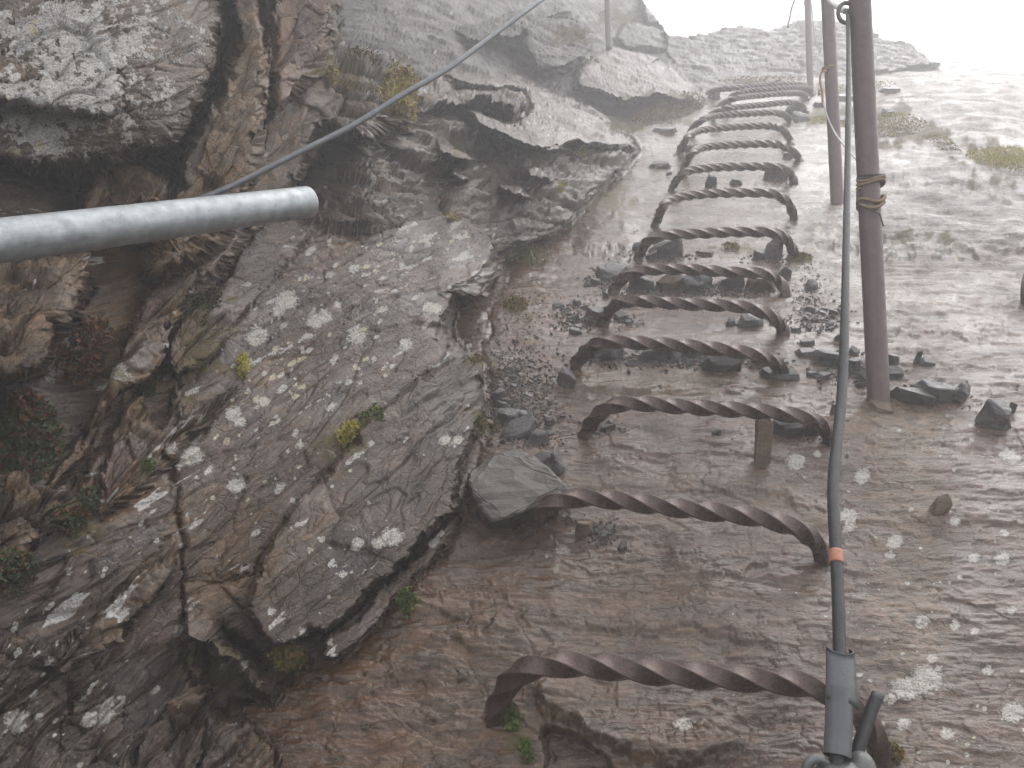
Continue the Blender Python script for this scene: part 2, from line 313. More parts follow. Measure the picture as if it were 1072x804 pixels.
wv = 0.022 * fbm(U * 3, V * 6, 3, 50) + 0.006 * perlin(U * 22, V * 40, 55)
Vw = V + wv; Uw = U + 0.03 * fbm(U * 4, V * 4, 3, 71)
rough = np.select([MASS == 0, MASS == 6, MASS == 4, MASS == 10, MASS == 2], [0.12, 0.35, 0.40, 0.42, .6], 1.0); rough = np.where(MASS == 3, .75, rough)
rough = np.where(MASS == 5, 1.3, rough); rough = np.where(MASS == 9, .8, rough)
rough = np.where(MASS == 7, 0.55 - .30 * sstep(180, 260, X), rough) * .8
L1 = ledge(Uw / .42, Vw / .11, 101, .22); L2 = ledge(Uw / .16, Vw / .040, 102, .28); L3 = ledge(Uw / .07, Vw / .016, 103, .35)
F1, C1, I1 = cells(Uw / .20, Vw / .085, 201); F2, C2, I2 = cells(Uw / .075, Vw / .034, 202); F3, C3, I3 = cells(Uw / .034, Vw / .016, 203); F4, C4, I4 = cells(Uw / .014, Vw / .0075, 204)
fb = fbm(U * 9, V * 9, 5, 61, .55); fb2 = fbm(U * 60, V * 90, 3, 66)
H = 0.040 * L1 + 0.020 * L2 + 0.040 * C1 + 0.018 * C2 + 0.006 * fb + 0.0022 * fb2
H -= 0.012 * np.exp(-(F1 / .06) ** 2) + 0.006 * np.exp(-(F2 / .08) ** 2)
HF = 0.010 * C3 + 0.006 * L3 + 0.0035 * C4 - .0022 * np.exp(-(F3 / .10) ** 2)
H = H * rough + HF * np.sqrt(rough) * .7
steep = sstep(.007, .03, np.hypot(np.gradient(Z, axis=0), np.gradient(Z, axis=1)) / Z)
steep *= (MASS != 2); H *= 1 - .97 * steep
# slab: wavy skin of thin cleaved sheets
sfb = fbm(TS * 1.6, SS * 1.6, 4, 301); S1 = ledge((TS + .1 * sfb) / .55, (-SS + .06 * fbm(TS * 2, SS * 3, 4, 302)) / .10, 303, .18)
S2 = ledge((TS + .05 * sfb) / .18, (-SS + .03 * fbm(TS * 6, SS * 9, 3, 305)) / .028, 304, .25)
F2s, C2s, _ = cells((TS + .03 * fb) / .10, (-SS + .02 * fb) / .045, 311); _, C3s, _ = cells((TS + .01 * fb) / .035, (-SS + .01 * fb) / .016, 312)
g, sc, _ = cells((TS + .04 * fb) / .17, (-SS + .03 * fb) / .10, 307)
HS = 0.016 * sfb + 0.006 * S1 + 0.0025 * S2 + 0.003 * sc + 0.0030 * fbm(TS * 5, SS * 26, 4, 306, .6) + 0.0012 * fbm(TS * 22, SS * 90, 3, 308, .6) + .0026 * C2s + .0016 * C3s - .0014 * np.exp(-(F2s / .05) ** 2) * sstep(-.1, .4, sfb)
flatn = 1 - 0.45 * sstep(0, 1, sstep(560, 620, X) * sstep(880, 820, X) * sstep(420, 380, Y))
lowb = 1 + 0.9 * sstep(640, 500, X) * sstep(540, 640, Y) + 0.5 * sstep(880, 960, X) * sstep(300, 240, Y)
H = np.where(sl_m, HS * flatn * lowb + SLABH, H)
dens = sstep(0, 4, RIM)
P = P0 + N0 * H[..., None] + ray(X, Y) / RL[..., None] * (CRACK * np.where(sl_m, .45, .8))[..., None]
# beyond the crest the slab bows down out of sight
def ysil(x):
    return np.interp(x, [600,672,700,720,745,765,782,805,840,880,905,925,950,968,975,1000,1030,1050,1072,1140,1500],
                     [-900,-2,36,38,33,27,27,30,20,22,29,39,44,54,64,62,66,74,84,112,180])
jag = 1.0 * fbm(X / 12, X * 0 + 3.3, 3, 401)
rightcliff = np.interp(Y, [-900,-5,22,26,38], [668,672,678,694,699])
SKY = (Y < ysil(X) + jag) & (X > rightcliff)
# ------------------------------------------------------------------ attributes: base colour, lichen, moss
def lin(c): return np.array([((v / 255 + .055) / 1.055) ** 2.4 if v > 10 else v / 255 / 12.92 for v in c])
tint = np.zeros(X.shape + (3,))
def put(m, c): tint[m] = np.array(c)
put(MASS == 0, (.150, .119, .104)); put(MASS == 2, (.070, .062, .058)); put(MASS == 3, (.13, .115, .108)); put(MASS == 4, (.115, .10, .095)); put(MASS == 5, (.125, .108, .097))
put(MASS == 6, (.13, .112, .105)); put(MASS == 7, (.125, .104, .094)); put(MASS == 8, (.15, .120, .097)); put(MASS == 9, (.165, .130, .100)); put(MASS == 10, (.15, .132, .118))
def blend(mask, c): 
    global tint
    tint = tint * (1 - mask[..., None]) + mask[..., None] * np.array(c)
def blob(x, y, rx, ry=None, soft=.5, n=.35):
    ry = ry or rx; d = np.hypot((X - x) / rx, (Y - y) / ry) + n * fbm(X / 14, Y / 14, 4, 77)
    return 1 - sstep(1 - soft, 1 + soft, d)
blend(sstep(.1, .9, fbm(U * 5, V * 9, 4, 88)) * .55 * (MASS >= 5), (.15, .105, .070))          # rusty weathering
blend(sstep(.2, .9, fbm(U * 4 + 9, V * 4, 4, 89)) * .5 * (MASS >= 5), (.085, .078, .080))        # blue-grey fresh faces
blend(.75 * blob(310, 60, 40, 60) * (MASS == 9), (.12, .075, .048)); blend(.6 * blob(150, 330, 60, 100), (.17, .115, .07))
blend(.5 * blob(60, 760, 110, 90), (.085, .082, .088)); blend(.55 * blob(240, 570, 60, 60), (.15, .11, .075)); blend(.6 * blob(120, 500, 30, 40), (.16, .10, .06))
blend(.8 * sstep(600, 430, X + .3 * (Y - 700)) * sstep(560, 680, Y) * sl_m, (.108, .072, .048))     # brown lower slab
blend(.5 * sstep(.0, .8, fbm(TS * 3, SS * 6, 4, 91)) * sl_m, (.140, .106, .082)); blend(.45 * sstep(.1, .8, fbm(TS * 4 + 5, SS * 7, 4, 92)) * sl_m, (.115, .107, .108))
blend(.75 * blob(930, 257, 110, 9, .5, .6) * sl_m, (.085, .075, .045)); blend(.6 * blob(1000, 225, 110, 40, .6) * sl_m, (.095, .088, .09)); blend(.5 * sstep(.1, .5, fbm(TS * 5, SS * 26, 4, 95)) * sl_m, (.085, .072, .068))
blend(.5 * blob(700, 395, 150, 14) * sl_m, (.16, .12, .085)); blend(.4 * blob(740, 312, 110, 10) * sl_m, (.155, .115, .085))
blend(.7 * blob(560, 320, 40, 60) * sl_m, (.15, .105, .085)); blend(.55 * blob(955, 600, 34, 150, .5) * sl_m, (.235, .200, .170)); blend(.5 * blob(940, 440, 60, 26) * sl_m, (.20, .16, .125))
gm = tint.mean(-1, keepdims=True); tint = np.clip(gm + (tint - gm) * 1.9, .01, 1) * np.array([1.06, .985, .885]) * TINT_K
tint *= (1 + .42 * (I2 - .5) * np.where(sl_m, .3, 1) + .36 * (I1 - .5) * np.where(sl_m, .25, 1) + .25 * (I3 - .5) * np.where(sl_m, .3, 1))[..., None]
tint *= np.select([np.isin(MASS, (7, 8)), MASS == 9, MASS == 3, MASS == 5], [.80, .92, .45, .90], 1.0)[..., None]
LI = np.full(X.shape, 0.0); LY = np.zeros(X.shape)
def spot(x, y, r, el=1.0, an=0.0, yel=0.0):
    r2 = r * max(el, 1) * 2 + 4
    w = window([(x - r2, y - r2), (x + r2, y + r2)], 2); dx = X[w] - x; dy = Y[w] - y; c, s = math.cos(R(an)), math.sin(R(an))
    a = (dx * c + dy * s) / el; b = (-dx * s + dy * c)
    v = np.clip(1 - np.hypot(a, b) / r * .5, 0, 1); g = v > LI[w]; LY[w] = np.where(g & (v > .5), yel, LY[w]); LI[w] = np.maximum(LI[w], v)
def mass_at(x, y): return MASS[min(np.searchsorted(ys, y), NY - 1), min(np.searchsorted(xs, x), NX - 1)]
def spray(n, cx, cy_, sx, sy, r0, r1, ok, el=1.0, an=0.0, yel=0.1, rot=0):
    c, s = math.cos(R(rot)), math.sin(R(rot))
    for _ in range(int(n * (.55 if 0 in ok else .75))):
        a = rnd.gauss(0, sx); b = rnd.gauss(0, sy); x = cx + a * c - b * s; y = cy_ + a * s + b * c
        if -20 < x < 1090 and -20 < y < 820 and mass_at(x, y) in ok:
            r = .78 * r0 * (r1 / r0) ** (rnd.random() ** 4); spot(x, y, r, 1 + (el - 1) * rnd.random(), an + rnd.uniform(-15, 15), 1.0 if rnd.random() < yel else rnd.random() * .35)
spray(420, 350, 330, 95, 60, .8, 5.5, (7,), 2.2, -35, .3, -40); spray(260, 330, 480, 100, 70, .7, 4.5, (7,), 1.6, -40, .12, -40)
spray(220, 260, 420, 50, 90, .8, 6, (7, 8), 2.5, -42, .2, 20); spray(160, 440, 270, 50, 25, 1, 6, (7, 5), 2.5, -25, .1); spray(130, 350, 610, 90, 40, .7, 3.2, (7,), 1.3, 0, .1, -40)
spray(150, 110, 640, 90, 90, .8, 5, (7, 8), 3, -45, .2); spray(110, 60, 740, 60, 60, .8, 6, (8, 7), 3, -45, .15); spray(90, 100, 330, 80, 60, .7, 4, (8, 9), 2, -50, .1)
spray(90, 230, 130, 60, 70, .7, 4, (9, 10), 2, -50, .15); spray(140, 170, 50, 60, 50, .8, 6, (10,), 2, -20, .1); spray(300, 470, 190, 90, 45, .6, 2.6, (5,), 2, -10, .15)
spray(200, 430, 50, 80, 40, .5, 2.0, (3,), 1.8, -10, .2); spray(90, 700, 40, 60, 25, .5, 1.4, (3, 2), 1.5, 0, .2); spray(60, 400, 130, 30, 20, 1, 4, (5,), 2, -10, .3)
spray(260, 900, 560, 75, 130, .8, 4.0, (0,), 1.7, 0, .12); spray(220, 960, 640, 70, 110, .7, 3.6, (0,), 1.5, 0, .15); spray(260, 862, 275, 22, 45, 1, 5, (0,), 2.4, 0, .1)
spray(160, 980, 330, 70, 60, .6, 2.4, (0,), 2.4, 0, .1); spray(90, 980, 250, 60, 12, .8, 3, (0,), 2.4, 0, .2); spray(80, 640, 600, 130, 120, .5, 1.6, (0,), 1.5, 0, .4)
spray(120, 930, 160, 70, 60, .6, 2.2, (0,), 3, 0, .1); spray(60, 800, 225, 30, 14, .7, 2.2, (0,), 2.6, 0, .2); spray(70, 1000, 760, 60, 40, 1, 4, (0,), 1.4, 0, .2)
for q in ((833,486,9),(855,478,4),(903,497,8),(889,539,9),(932,580,5),(937,566,8),(889,550,6),(1050,583,8),(1052,556,5),(969,713,17),(948,722,14),(715,761,9),(1062,744,12),(838,485,5),(1056,474,9),(1062,480,7),
          (1020,583,6),(409,563,10),(395,570,6),(374,570,6),(117,742,13),(95,752,9),(125,735,8),(300,315,11),(292,325,7),(62,392,9),(115,398,12),(270,350,10),(205,475,10),(190,462,8),(245,432,8),(277,418,6),(252,440,6),
          (247,510,9),(330,335,8),(340,330,7),(452,322,8),(375,350,9),(425,360,7),(480,460,6),(465,462,6),(18,748,10),(20,760,7),(360,600,4),(318,663,4.5),(283,640,5),(190,660,6),(880,770,5),(1000,545,5),
          (965,652,7),(1000,655,5),(975,690,6),(1058,640,5),(1020,660,5),(945,760,7),(990,770,7),(930,735,6),(1035,700,6)):
    spot(q[0], q[1], q[2] * 1.0, 1.25, rnd.uniform(-40, 10), .25)
for q in ((14,160,7),(42,152,5),(38,20,4),(34,29,5),(8,105,4)): spot(*q, 1.3, 20, 1.0)
crust = sstep(-.14, .12, .45 * fbm(X / 42, Y / 42, 4, 501, .62) + .42 * fbm(X / 11, Y / 9, 4, 509, .65) + .55 * blob(55, 70, 85, 70, .6, .2) + .25 * blob(60, 140, 70, 30) + .30 * blob(105, 20, 40, 60) - .32) * (MASS == 10) * sstep(185, 150, X - .2 * Y)
crust2 = sstep(.25, .5, fbm(X / 22, Y / 16, 5, 502, .62) + .2 * blob(190, 40, 60, 50) + .05) * (MASS == 10)
LI = np.maximum(LI, np.maximum(crust * .80, crust2 * .55))
crust3 = sstep(.58, .85, fbm(U * 14, V * 30, 4, 503, .6) + .3 * blob(460, 265, 50, 35) + .25 * blob(105, 655, 80, 40) - .05) * np.isin(MASS, (7, 8, 5))
LI = np.maximum(LI, crust3 * .7)
wl = sstep(.1, .5, fbm(TS * 9, SS * 16, 4, 504, .6) + .55 * blob(852, 250, 26, 40, .6, .2) + .3 * blob(862, 310, 22, 40) + .3 * blob(830, 236, 20, 12) - .35) * sl_m * np.clip(blob(852, 250, 34, 52, .7, .3) + blob(862, 310, 28, 50, .7, .3) + blob(830, 236, 26, 16, .7, .3), 0, 1)
LI = np.maximum(LI, wl * .75)
MO = np.zeros(X.shape)
for q in ((350,468,30,12),(392,438,16,10),(305,692,28,14),(428,640,16,12),(540,768,14,34),(495,378,14,10),(505,440,10,18),(545,325,14,16),(700,118,50,14),(655,135,34,9),(418,105,24,36),(365,75,30,24),(640,20,26,10),(600,38,26,16),
          (560,165,14,10),(545,262,18,10),(480,155,12,10),(900,120,60,12),(850,128,26,8),(1040,180,44,20),(950,150,50,10),(700,108,60,12),(110,380,22,40),(30,470,40,50),(160,400,16,28),(85,545,20,40),(210,350,30,60),(230,700,40,34),
          (640,210,26,20),(930,795,30,14),(835,270,18,8),(940,255,60,7),(800,262,60,8),(870,95,40,8),(255,385,12,12),(165,485,8,8),(645,284,26,8)):
    MO = np.maximum(MO, .62 * blob(*q, .7, .8))
P_SURF = P
WETM = np.select([MASS == 0, MASS == 6, MASS == 4], [1.0, .65, .55], .55)
WETM = np.where(np.isin(MASS, (9, 10, 3)), .2, WETM)
WETM = WETM - .55 * sl_m * sstep(820, 900, X) * sstep(190, 120, Y)
WETM = WETM - .45 * sl_m * blob(1000, 235, 120, 75, .6)
WETM = np.clip(WETM - .35 * sl_m * blob(945, 560, 60, 170, .6), 0, 1)

# ------------------------------------------------------------------ shading
def nodes_of(name):
    m = bpy.data.materials.new(name); m.use_nodes = True; t = m.node_tree; t.nodes.clear()
    o = t.nodes.new('ShaderNodeOutputMaterial'); b = t.nodes.new('ShaderNodeBsdfPrincipled'); t.links.new(b.outputs[0], o.inputs[0])
    return m, t, b
class NT:
    def __init__(s, t): s.t = t
    def n(s, kind, **kw):
        x = s.t.nodes.new(kind)
        for k, v in kw.items(): setattr(x, k, v)
        return x
    def link(s, a, b): s.t.links.new(a, b)
    def put(s, sock, v):
        if hasattr(v, 'is_linked') or isinstance(v, bpy.types.NodeSocket): s.link(v, sock)
        else: sock.default_value = v
    def math(s, op, a, b=0.0, clamp=False):
        x = s.n('ShaderNodeMath', operation=op, use_clamp=clamp); s.put(x.inputs[0], a); s.put(x.inputs[1], b); return x.outputs[0]
    def noise(s, vec, scale, detail=4, rough=.55, dist=0.0):
        x = s.n('ShaderNodeTexNoise'); s.link(vec, x.inputs['Vector']); x.inputs['Scale'].default_value = scale; x.inputs['Detail'].default_value = detail
        x.inputs['Roughness'].default_value = rough; x.inputs['Distortion'].default_value = dist; return x.outputs['Fac']
    def mapr(s, v, a, b, c=0.0, d=1.0):
        x = s.n('ShaderNodeMapRange'); s.put(x.inputs[0], v)
        for i, q in zip((1, 2, 3, 4), (a, b, c, d)): x.inputs[i].default_value = q
        return x.outputs[0]
    def mix(s, f, a, b, mode='MIX'):
        x = s.n('ShaderNodeMix', data_type='RGBA', blend_type=mode); s.put(x.inputs[0], f)
        for i, q in ((6, a), (7, b)):
            if isinstance(q, (tuple, list)): x.inputs[i].default_value = tuple(q)[:3] + (1,)
            else: s.link(q, x.inputs[i])
        return x.outputs[2]
    def bump(s, hgt, dist, strength=1.0, prev=None, amt=None):
        x = s.n('ShaderNodeBump'); s.link(hgt, x.inputs['Height']); x.inputs['Distance'].default_value = dist; x.inputs['Strength'].default_value = strength
        if amt is not None: s.link(s.math('MULTIPLY', amt, strength), x.inputs['Strength'])
        if prev is not None: s.link(prev, x.inputs['Normal'])
        return x.outputs[0]
    def vadd(s, v, pos, amt):
        nz = s.n('ShaderNodeTexNoise'); s.link(pos, nz.inputs['Vector']); nz.inputs['Scale'].default_value = 14; nz.inputs['Detail'].default_value = 4
        a = s.n('ShaderNodeVectorMath', operation='SCALE'); s.link(nz.outputs['Color'], a.inputs[0]); a.inputs['Scale'].default_value = amt
        b = s.n('ShaderNodeVectorMath', operation='ADD'); s.link(v, b.inputs[0]); s.link(a.outputs[0], b.inputs[1]); return b.outputs[0]
    def scale(s, vec, sc):
        x = s.n('ShaderNodeMapping'); s.link(vec, x.inputs[0]); x.inputs['Scale'].default_value = sc; return x.outputs[0]

def rock_material():
    m, t, b = nodes_of('bedrock'); N = NT(t)
    pos = N.n('ShaderNodeTexCoord').outputs['Object']; uv = N.n('ShaderNodeUVMap', uv_map='foliation').outputs[0]
    at = lambda k, o='Fac': N.n('ShaderNodeAttribute', attribute_name=k).outputs[o]
    tintc = at('tint', 'Color'); li = at('lichen'); ly = at('lichen_yellow'); mo = at('moss'); we = at('wet')
    streak = N.noise(N.scale(uv, (14, 90, 1)), 1.0, 6, .62, .5); streak2 = N.noise(N.scale(uv, (60, 300, 1)), 1.0, 4, .6, .6); mid = N.noise(pos, 24, 5, .6); fine = N.noise(pos, 170, 4, .65); big = N.noise(pos, 6, 4, .55)
    c = N.mix(N.mapr(mid, .3, .7, 0, 1), tintc, (.5, .5, .5), 'MIX'); 
    f1 = N.mapr(streak, .33, .67, .58, 1.45); f2 = N.mapr(mid, .36, .64, .70, 1.32); f3 = N.mapr(fine, .36, .64, .66, 1.36)
    f = N.math('MULTIPLY', N.math('MULTIPLY', f1, f2), N.math('MULTIPLY', f3, N.mapr(streak2, .36, .64, .74, 1.28))); f = N.math('POWER', f, N.mapr(we, .5, 1, 1.0, .62))
    cc = N.n('ShaderNodeCombineColor'); [N.link(f, cc.inputs[i]) for i in range(3)]
    col = N.mix(1.0, tintc, cc.outputs[0], 'MULTIPLY')
    col = N.mix(N.mapr(N.noise(pos, 11, 6, .65), .55, .75, 0, .45), col, (.17, .115, .070))
    col = N.mix(N.mapr(N.noise(pos, 420, 2, .5), .64, .72, 0, .5), col, (.34, .30, .25))       # mineral grains
    # lichen with ragged rims
    ln = N.math('ADD', li, N.math('MULTIPLY', N.math('SUBTRACT', N.noise(pos, 170, 6, .75), .5), 1.0))
    lm = N.mapr(ln, .50, .60)
    lm = N.math('MULTIPLY', lm, N.mapr(N.noise(pos, 330, 3, .6), .34, .50, .25, 1))
    lcol = N.mix(ly, (.56, .54, .515), (.55, .49, .33)); lcol = N.mix(N.mapr(N.noise(pos, 260, 3, .6), .35, .7, 0, .6), lcol, (.27, .255, .24))
    col = N.mix(N.math('MULTIPLY', lm, .9), col, lcol)
    mm = N.mapr(N.math('ADD', mo, N.math('MULTIPLY', N.math('SUBTRACT', N.noise(pos, 60, 4, .7), .5), .9)), .42, .62)
    mcol = N.mix(N.mapr(mid, .35, .65), (.075, .070, .022), (.12, .085, .030)); col = N.mix(N.math('MULTIPLY', mm, .8), col, mcol)
    N.link(col, b.inputs['Base Color'])
    r = N.math('ADD', N.mapr(we, 0, 1, .60, .21), N.mapr(mid, .3, .7, -.08, .14)); r = N.math('ADD', r, N.mapr(N.noise(uv, 5, 3, .5), .40, .60, -.06, .06)); r = N.math('ADD', r, N.math('MULTIPLY', lm, .3)); r = N.math('ADD', r, N.math('MULTIPLY', mm, .4), True)
    N.link(r, b.inputs['Roughness']); b.inputs['Specular IOR Level'].default_value = .5
    am = N.mapr(we, .5, 1.0, 1.0, .36); am = N.math('MULTIPLY', am, N.mapr(N.noise(uv, 5, 3, .5), .38, .62, .40, 1.15))
    n1 = N.bump(mid, .0045, .9, None, am); n2 = N.bump(streak, .0065, 1.0, n1, am); n2 = N.bump(streak2, .0026, 1.0, n2, am); n3 = N.bump(fine, .0014, 1.0, n2, am)
    vo = N.n('ShaderNodeTexVoronoi', feature='DISTANCE_TO_EDGE'); N.link(N.vadd(N.scale(uv, (16, 42, 1)), pos, 2.2), vo.inputs['Vector']); vo.inputs['Scale'].default_value = 1.0
    n3 = N.bump(N.mapr(vo.outputs['Distance'], 0, .06), .0022, .8, n3, am); n4 = N.bump(lm, .0015, .7, n3); n5 = N.bump(N.noise(pos, 480, 3, .6), .0007, .8, n4)
    N.link(n5, b.inputs['Normal'])
    return m
M_ROCK = rock_material()

# ------------------------------------------------------------------ helpers for objects
def tag(o, label, cat, group=None, kind=None):
    o['label'] = label
    if cat: o['category'] = cat
    if group: o['group'] = group
    if kind: o['kind'] = kind
    return o
def link_mesh(name, verts, faces, mat, parent=None, smooth=True, attrs=None):
    me = bpy.data.meshes.new(name); me.from_pydata([tuple(v) for v in verts], [], faces); me.update()
    o = bpy.data.objects.new(name, me); COL.objects.link(o)
    if mat: me.materials.append(mat)
    if smooth: me.polygons.foreach_set('use_smooth', [True] * len(me.polygons))
    if parent: o.parent = parent
    return o
def empty(name, loc):
    o = bpy.data.objects.new(name, None); COL.objects.link(o); o.location = loc; o.empty_display_size = .05; return o
def local(o, parent):
    """child mesh built in world coordinates: move its vertices into the parent's frame"""
    inv = Matrix.Translation(-Vector(parent.location)); o.data.transform(inv); o.parent = parent; return o
def surf(x, y):
    i = np.clip(np.searchsorted(xs, x) - 1, 1, NX - 3); j = np.clip(np.searchsorted(ys, y) - 1, 1, NY - 3)
    p = P_SURF[j, i]; a = P_SURF[j, i + 1] - P_SURF[j, i - 1]; c = P_SURF[j + 1, i] - P_SURF[j - 1, i]
    n = np.cross(a, c); n = n / (np.linalg.norm(n) + 1e-12)
    if n @ ray(x, y) > 0: n = -n
    return p, n
def at(x, y, z): return ray(x, y) * z
def slab_pt(x, y, off=0.0): return ray(x, y) * float(slabz(y, off))

# ------------------------------------------------------------------ bedrock meshes, one per body of rock
idx = np.arange(NX * NY).reshape(NY, NX)
quads = np.stack([idx[:-1, :-1], idx[1:, :-1], idx[1:, 1:], idx[:-1, 1:]], -1)
skyq = SKY[:-1, :-1] | SKY[1:, :-1] | SKY[1:, 1:] | SKY[:-1, 1:]
qm = MASS[:-1, :-1]
bodies = {'rock_slab': (0,), 'ridge': (2,), 'cliff': (3, 4, 5, 6, 7, 8, 9), 'boulder': (10,)}
blabels = {'rock_slab': 'wet grey brown rock slab that the twisted iron rungs climb', 'ridge': 'dark hazy rock ridge on the skyline beyond the last rung',
           'cliff': 'fractured schist rock face with pale lichen spots left of the rungs', 'boulder': 'big rock block crusted with pale grey lichen above the galvanised pipe'}
def sheet(name, vals):
    m = np.isin(qm, vals) & ~skyq
    fq = quads[m]; used, inv = np.unique(fq, return_inverse=True); fq = inv.reshape(-1, 4)
    vv = P.reshape(-1, 3)[used]; nv0 = len(vv); extra_f = []
    # skirt that closes the rock behind its skyline
    if name != 'boulder':
        rim = set()
        sk = np.argwhere(skyq)
        es = []
        qset = m
        for dj, di, e in ((-1, 0, (0, 3)), (0, -1, (0, 1)), (1, 0, (1, 2)), (0, 1, (3, 2))):
            nb = np.zeros_like(m); 
            src = skyq
            if dj == -1: nb[1:] = src[:-1]
            if dj == 1: nb[:-1] = src[1:]
            if di == -1: nb[:, 1:] = src[:, :-1]
            if di == 1: nb[:, :-1] = src[:, 1:]
            sel = quads[m & nb]
            if len(sel): es.append(sel[:, list(e)])
        if es:
            es = np.concatenate(es); ids = np.unique(es); mp = {int(k): i for i, k in enumerate(used)}
            base = vv[[mp[int(k)] for k in ids]]
            off = np.array([[0, .10, -.02], [0, .45, -.25], [0, 1.2, -1.4]]); rings = [[mp[int(k)] for k in ids]]
            add = []
            for k, o_ in enumerate(off):
                rings.append(list(range(nv0 + k * len(ids), nv0 + (k + 1) * len(ids)))); add.append(base + o_)
            vv = np.concatenate([vv] + add); pos_ = {int(k): i for i, k in enumerate(ids)}
            for a, b_ in es:
                ia, ib = pos_[int(a)], pos_[int(b_)]
                for k in range(3): extra_f.append((rings[k][ia], rings[k][ib], rings[k + 1][ib], rings[k + 1][ia]))
    me = bpy.data.meshes.new(name); nf = len(fq) + len(extra_f)
    allf = np.concatenate([fq, np.array(extra_f).reshape(-1, 4)]).astype(np.int32)
    me.vertices.add(len(vv)); me.vertices.foreach_set('co', vv.astype(np.float32).ravel())
    me.loops.add(nf * 4); me.loops.foreach_set('vertex_index', allf.ravel())
    me.polygons.add(nf); me.polygons.foreach_set('loop_start', np.arange(0, nf * 4, 4, dtype=np.int32)); me.polygons.foreach_set('loop_total', np.full(nf, 4, np.int32))
    me.update(calc_edges=True); me.validate()
    me.polygons.foreach_set('use_smooth', np.ones(nf, bool))
    def ext(a, fill=None):
        a = a.reshape(NX * NY, -1)[used]
        k = len(vv) - nv0
        return np.concatenate([a, np.repeat(a[:1] if fill is None else fill, k, 0)]) if k else a
    for k, arr in (('lichen', LI), ('lichen_yellow', LY), ('moss', MO), ('wet', WETM)):
        me.attributes.new(k, 'FLOAT', 'POINT').data.foreach_set('value', ext(arr).astype(np.float32).ravel())
    tc = ext(tint); tc = np.concatenate([np.clip(tc, 0.02, 1), np.ones((len(tc), 1))], 1)
    me.attributes.new('tint', 'FLOAT_COLOR', 'POINT').data.foreach_set('color', tc.astype(np.float32).ravel())
    uvl = me.uv_layers.new(name='foliation'); uvv = ext(np.stack([Uw, Vw], -1))
    uvl.data.foreach_set('uv', uvv[allf.ravel()].astype(np.float32).ravel())
    me.materials.append(M_ROCK)
    o = bpy.data.objects.new(name, me); COL.objects.link(o); tag(o, blabels[name], None, None, 'structure'); return o
for k, v in bodies.items(): sheet(k, v)
# ------------------------------------------------------------------ the cloud the climb goes up into
hm = bpy.data.materials.new('haze'); hm.use_nodes = True; ht = hm.node_tree; ht.nodes.clear()
ho = ht.nodes.new('ShaderNodeOutputMaterial'); hv = ht.nodes.new('ShaderNodeVolumePrincipled'); ht.links.new(hv.outputs[0], ho.inputs['Volume'])
hv.inputs['Color'].default_value = (.97, .965, .97, 1); hv.inputs['Density'].default_value = HAZE; hv.inputs['Anisotropy'].default_value = .35
pp = P[~SKY]; lo = pp.min(0) - 1.0; hi = pp.max(0) + np.array([1, 2.5, .6])
lo = np.minimum(lo, [-3, -2.0, -3.5]); hi = np.maximum(hi, [3, 9, 1.2])
cs = [(x, y, z) for x in (lo[0], hi[0]) for y in (lo[1], hi[1]) for z in (lo[2], hi[2])]
hz = link_mesh('haze', cs, [(0, 1, 3, 2), (4, 6, 7, 5), (0, 4, 5, 1), (2, 3, 7, 6), (0, 2, 6, 4), (1, 5, 7, 3)], hm, None, False)
tag(hz, 'pale mountain mist drifting over the whole climb', None, None, 'stuff')

#OBJECTS
# ------------------------------------------------------------------ materials of the objects
def mat(name, c1, c2, rough=.5, metal=0.0, sc=30, c3=None, sc3=120, bumpd=.001, bumpsc=200, thr3=.62, spec=.5, rvar=.12):
    m, t, b = nodes_of(name); N = NT(t); pos = N.n('ShaderNodeTexCoord').outputs['Object']
    col = N.mix(N.mapr(N.noise(pos, sc, 5, .62), .32, .68), c1, c2)
    if c3: col = N.mix(N.mapr(N.noise(pos, sc3, 3, .6), thr3, thr3 + .08), col, c3)
    N.link(col, b.inputs['Base Color']); b.inputs['Metallic'].default_value = metal; b.inputs['Specular IOR Level'].default_value = spec
    N.link(N.mapr(N.noise(pos, sc * 2.3, 4, .6), .3, .7, rough - rvar, rough + rvar), b.inputs['Roughness'])
    if bumpd: N.link(N.bump(N.noise(pos, bumpsc, 4, .6), bumpd, 1.0), b.inputs['Normal'])
    return m
M_RUST = mat('wet_rusty_iron', (.068, .044, .037), (.108, .072, .060), .28, .3, 45, (.050, .030, .030), 160, .0009, 350)
M_POLE = mat('weathered_iron_pipe', (.155, .108, .107), (.205, .150, .148), .48, .15, 40, (.080, .050, .045), 260, .0005, 400, .66)
M_GALV = mat('galvanised_zinc', (.25, .27, .28), (.42, .445, .45), .44, .5, 60, (.30, .32, .33), 240, .0004, 300, .64)
M_CABLE = mat('grey_rubber_sheath', (.017, .0175, .019), (.036, .037, .040), .38, 0, 60, (.035, .036, .04), 260, .0008, 420, .6)
M_WIRE = mat('steel_wire', (.13, .135, .145), (.19, .195, .205), .42, .5, 80, None, 1, .0005, 700)
M_SLEEVE = mat('grey_plastic_sleeve', (.085, .088, .092), (.125, .129, .133), .36, 0, 30, (.10, .10, .10), 200, .0004, 400, .66)
M_CLAMP = mat('cast_clamp', (.13, .13, .128), (.20, .20, .195), .48, .5, 60, (.13, .13, .125), 150, .001, 250)
M_TAPE = mat('orange_tape', (.40, .15, .09), (.50, .22, .14), .5, 0, 150, None, 1, .0003, 500)
M_TWINE = mat('tan_twine', (.24, .165, .095), (.36, .27, .17), .8, 0, 200, None, 1, .0015, 600)
M_CORD = mat('dark_cord', (.035, .028, .025), (.06, .05, .045), .7, 0, 200, None, 1, .001, 600)
M_WHITE = mat('white_string', (.62, .60, .58), (.72, .70, .68), .7, 0, 200)
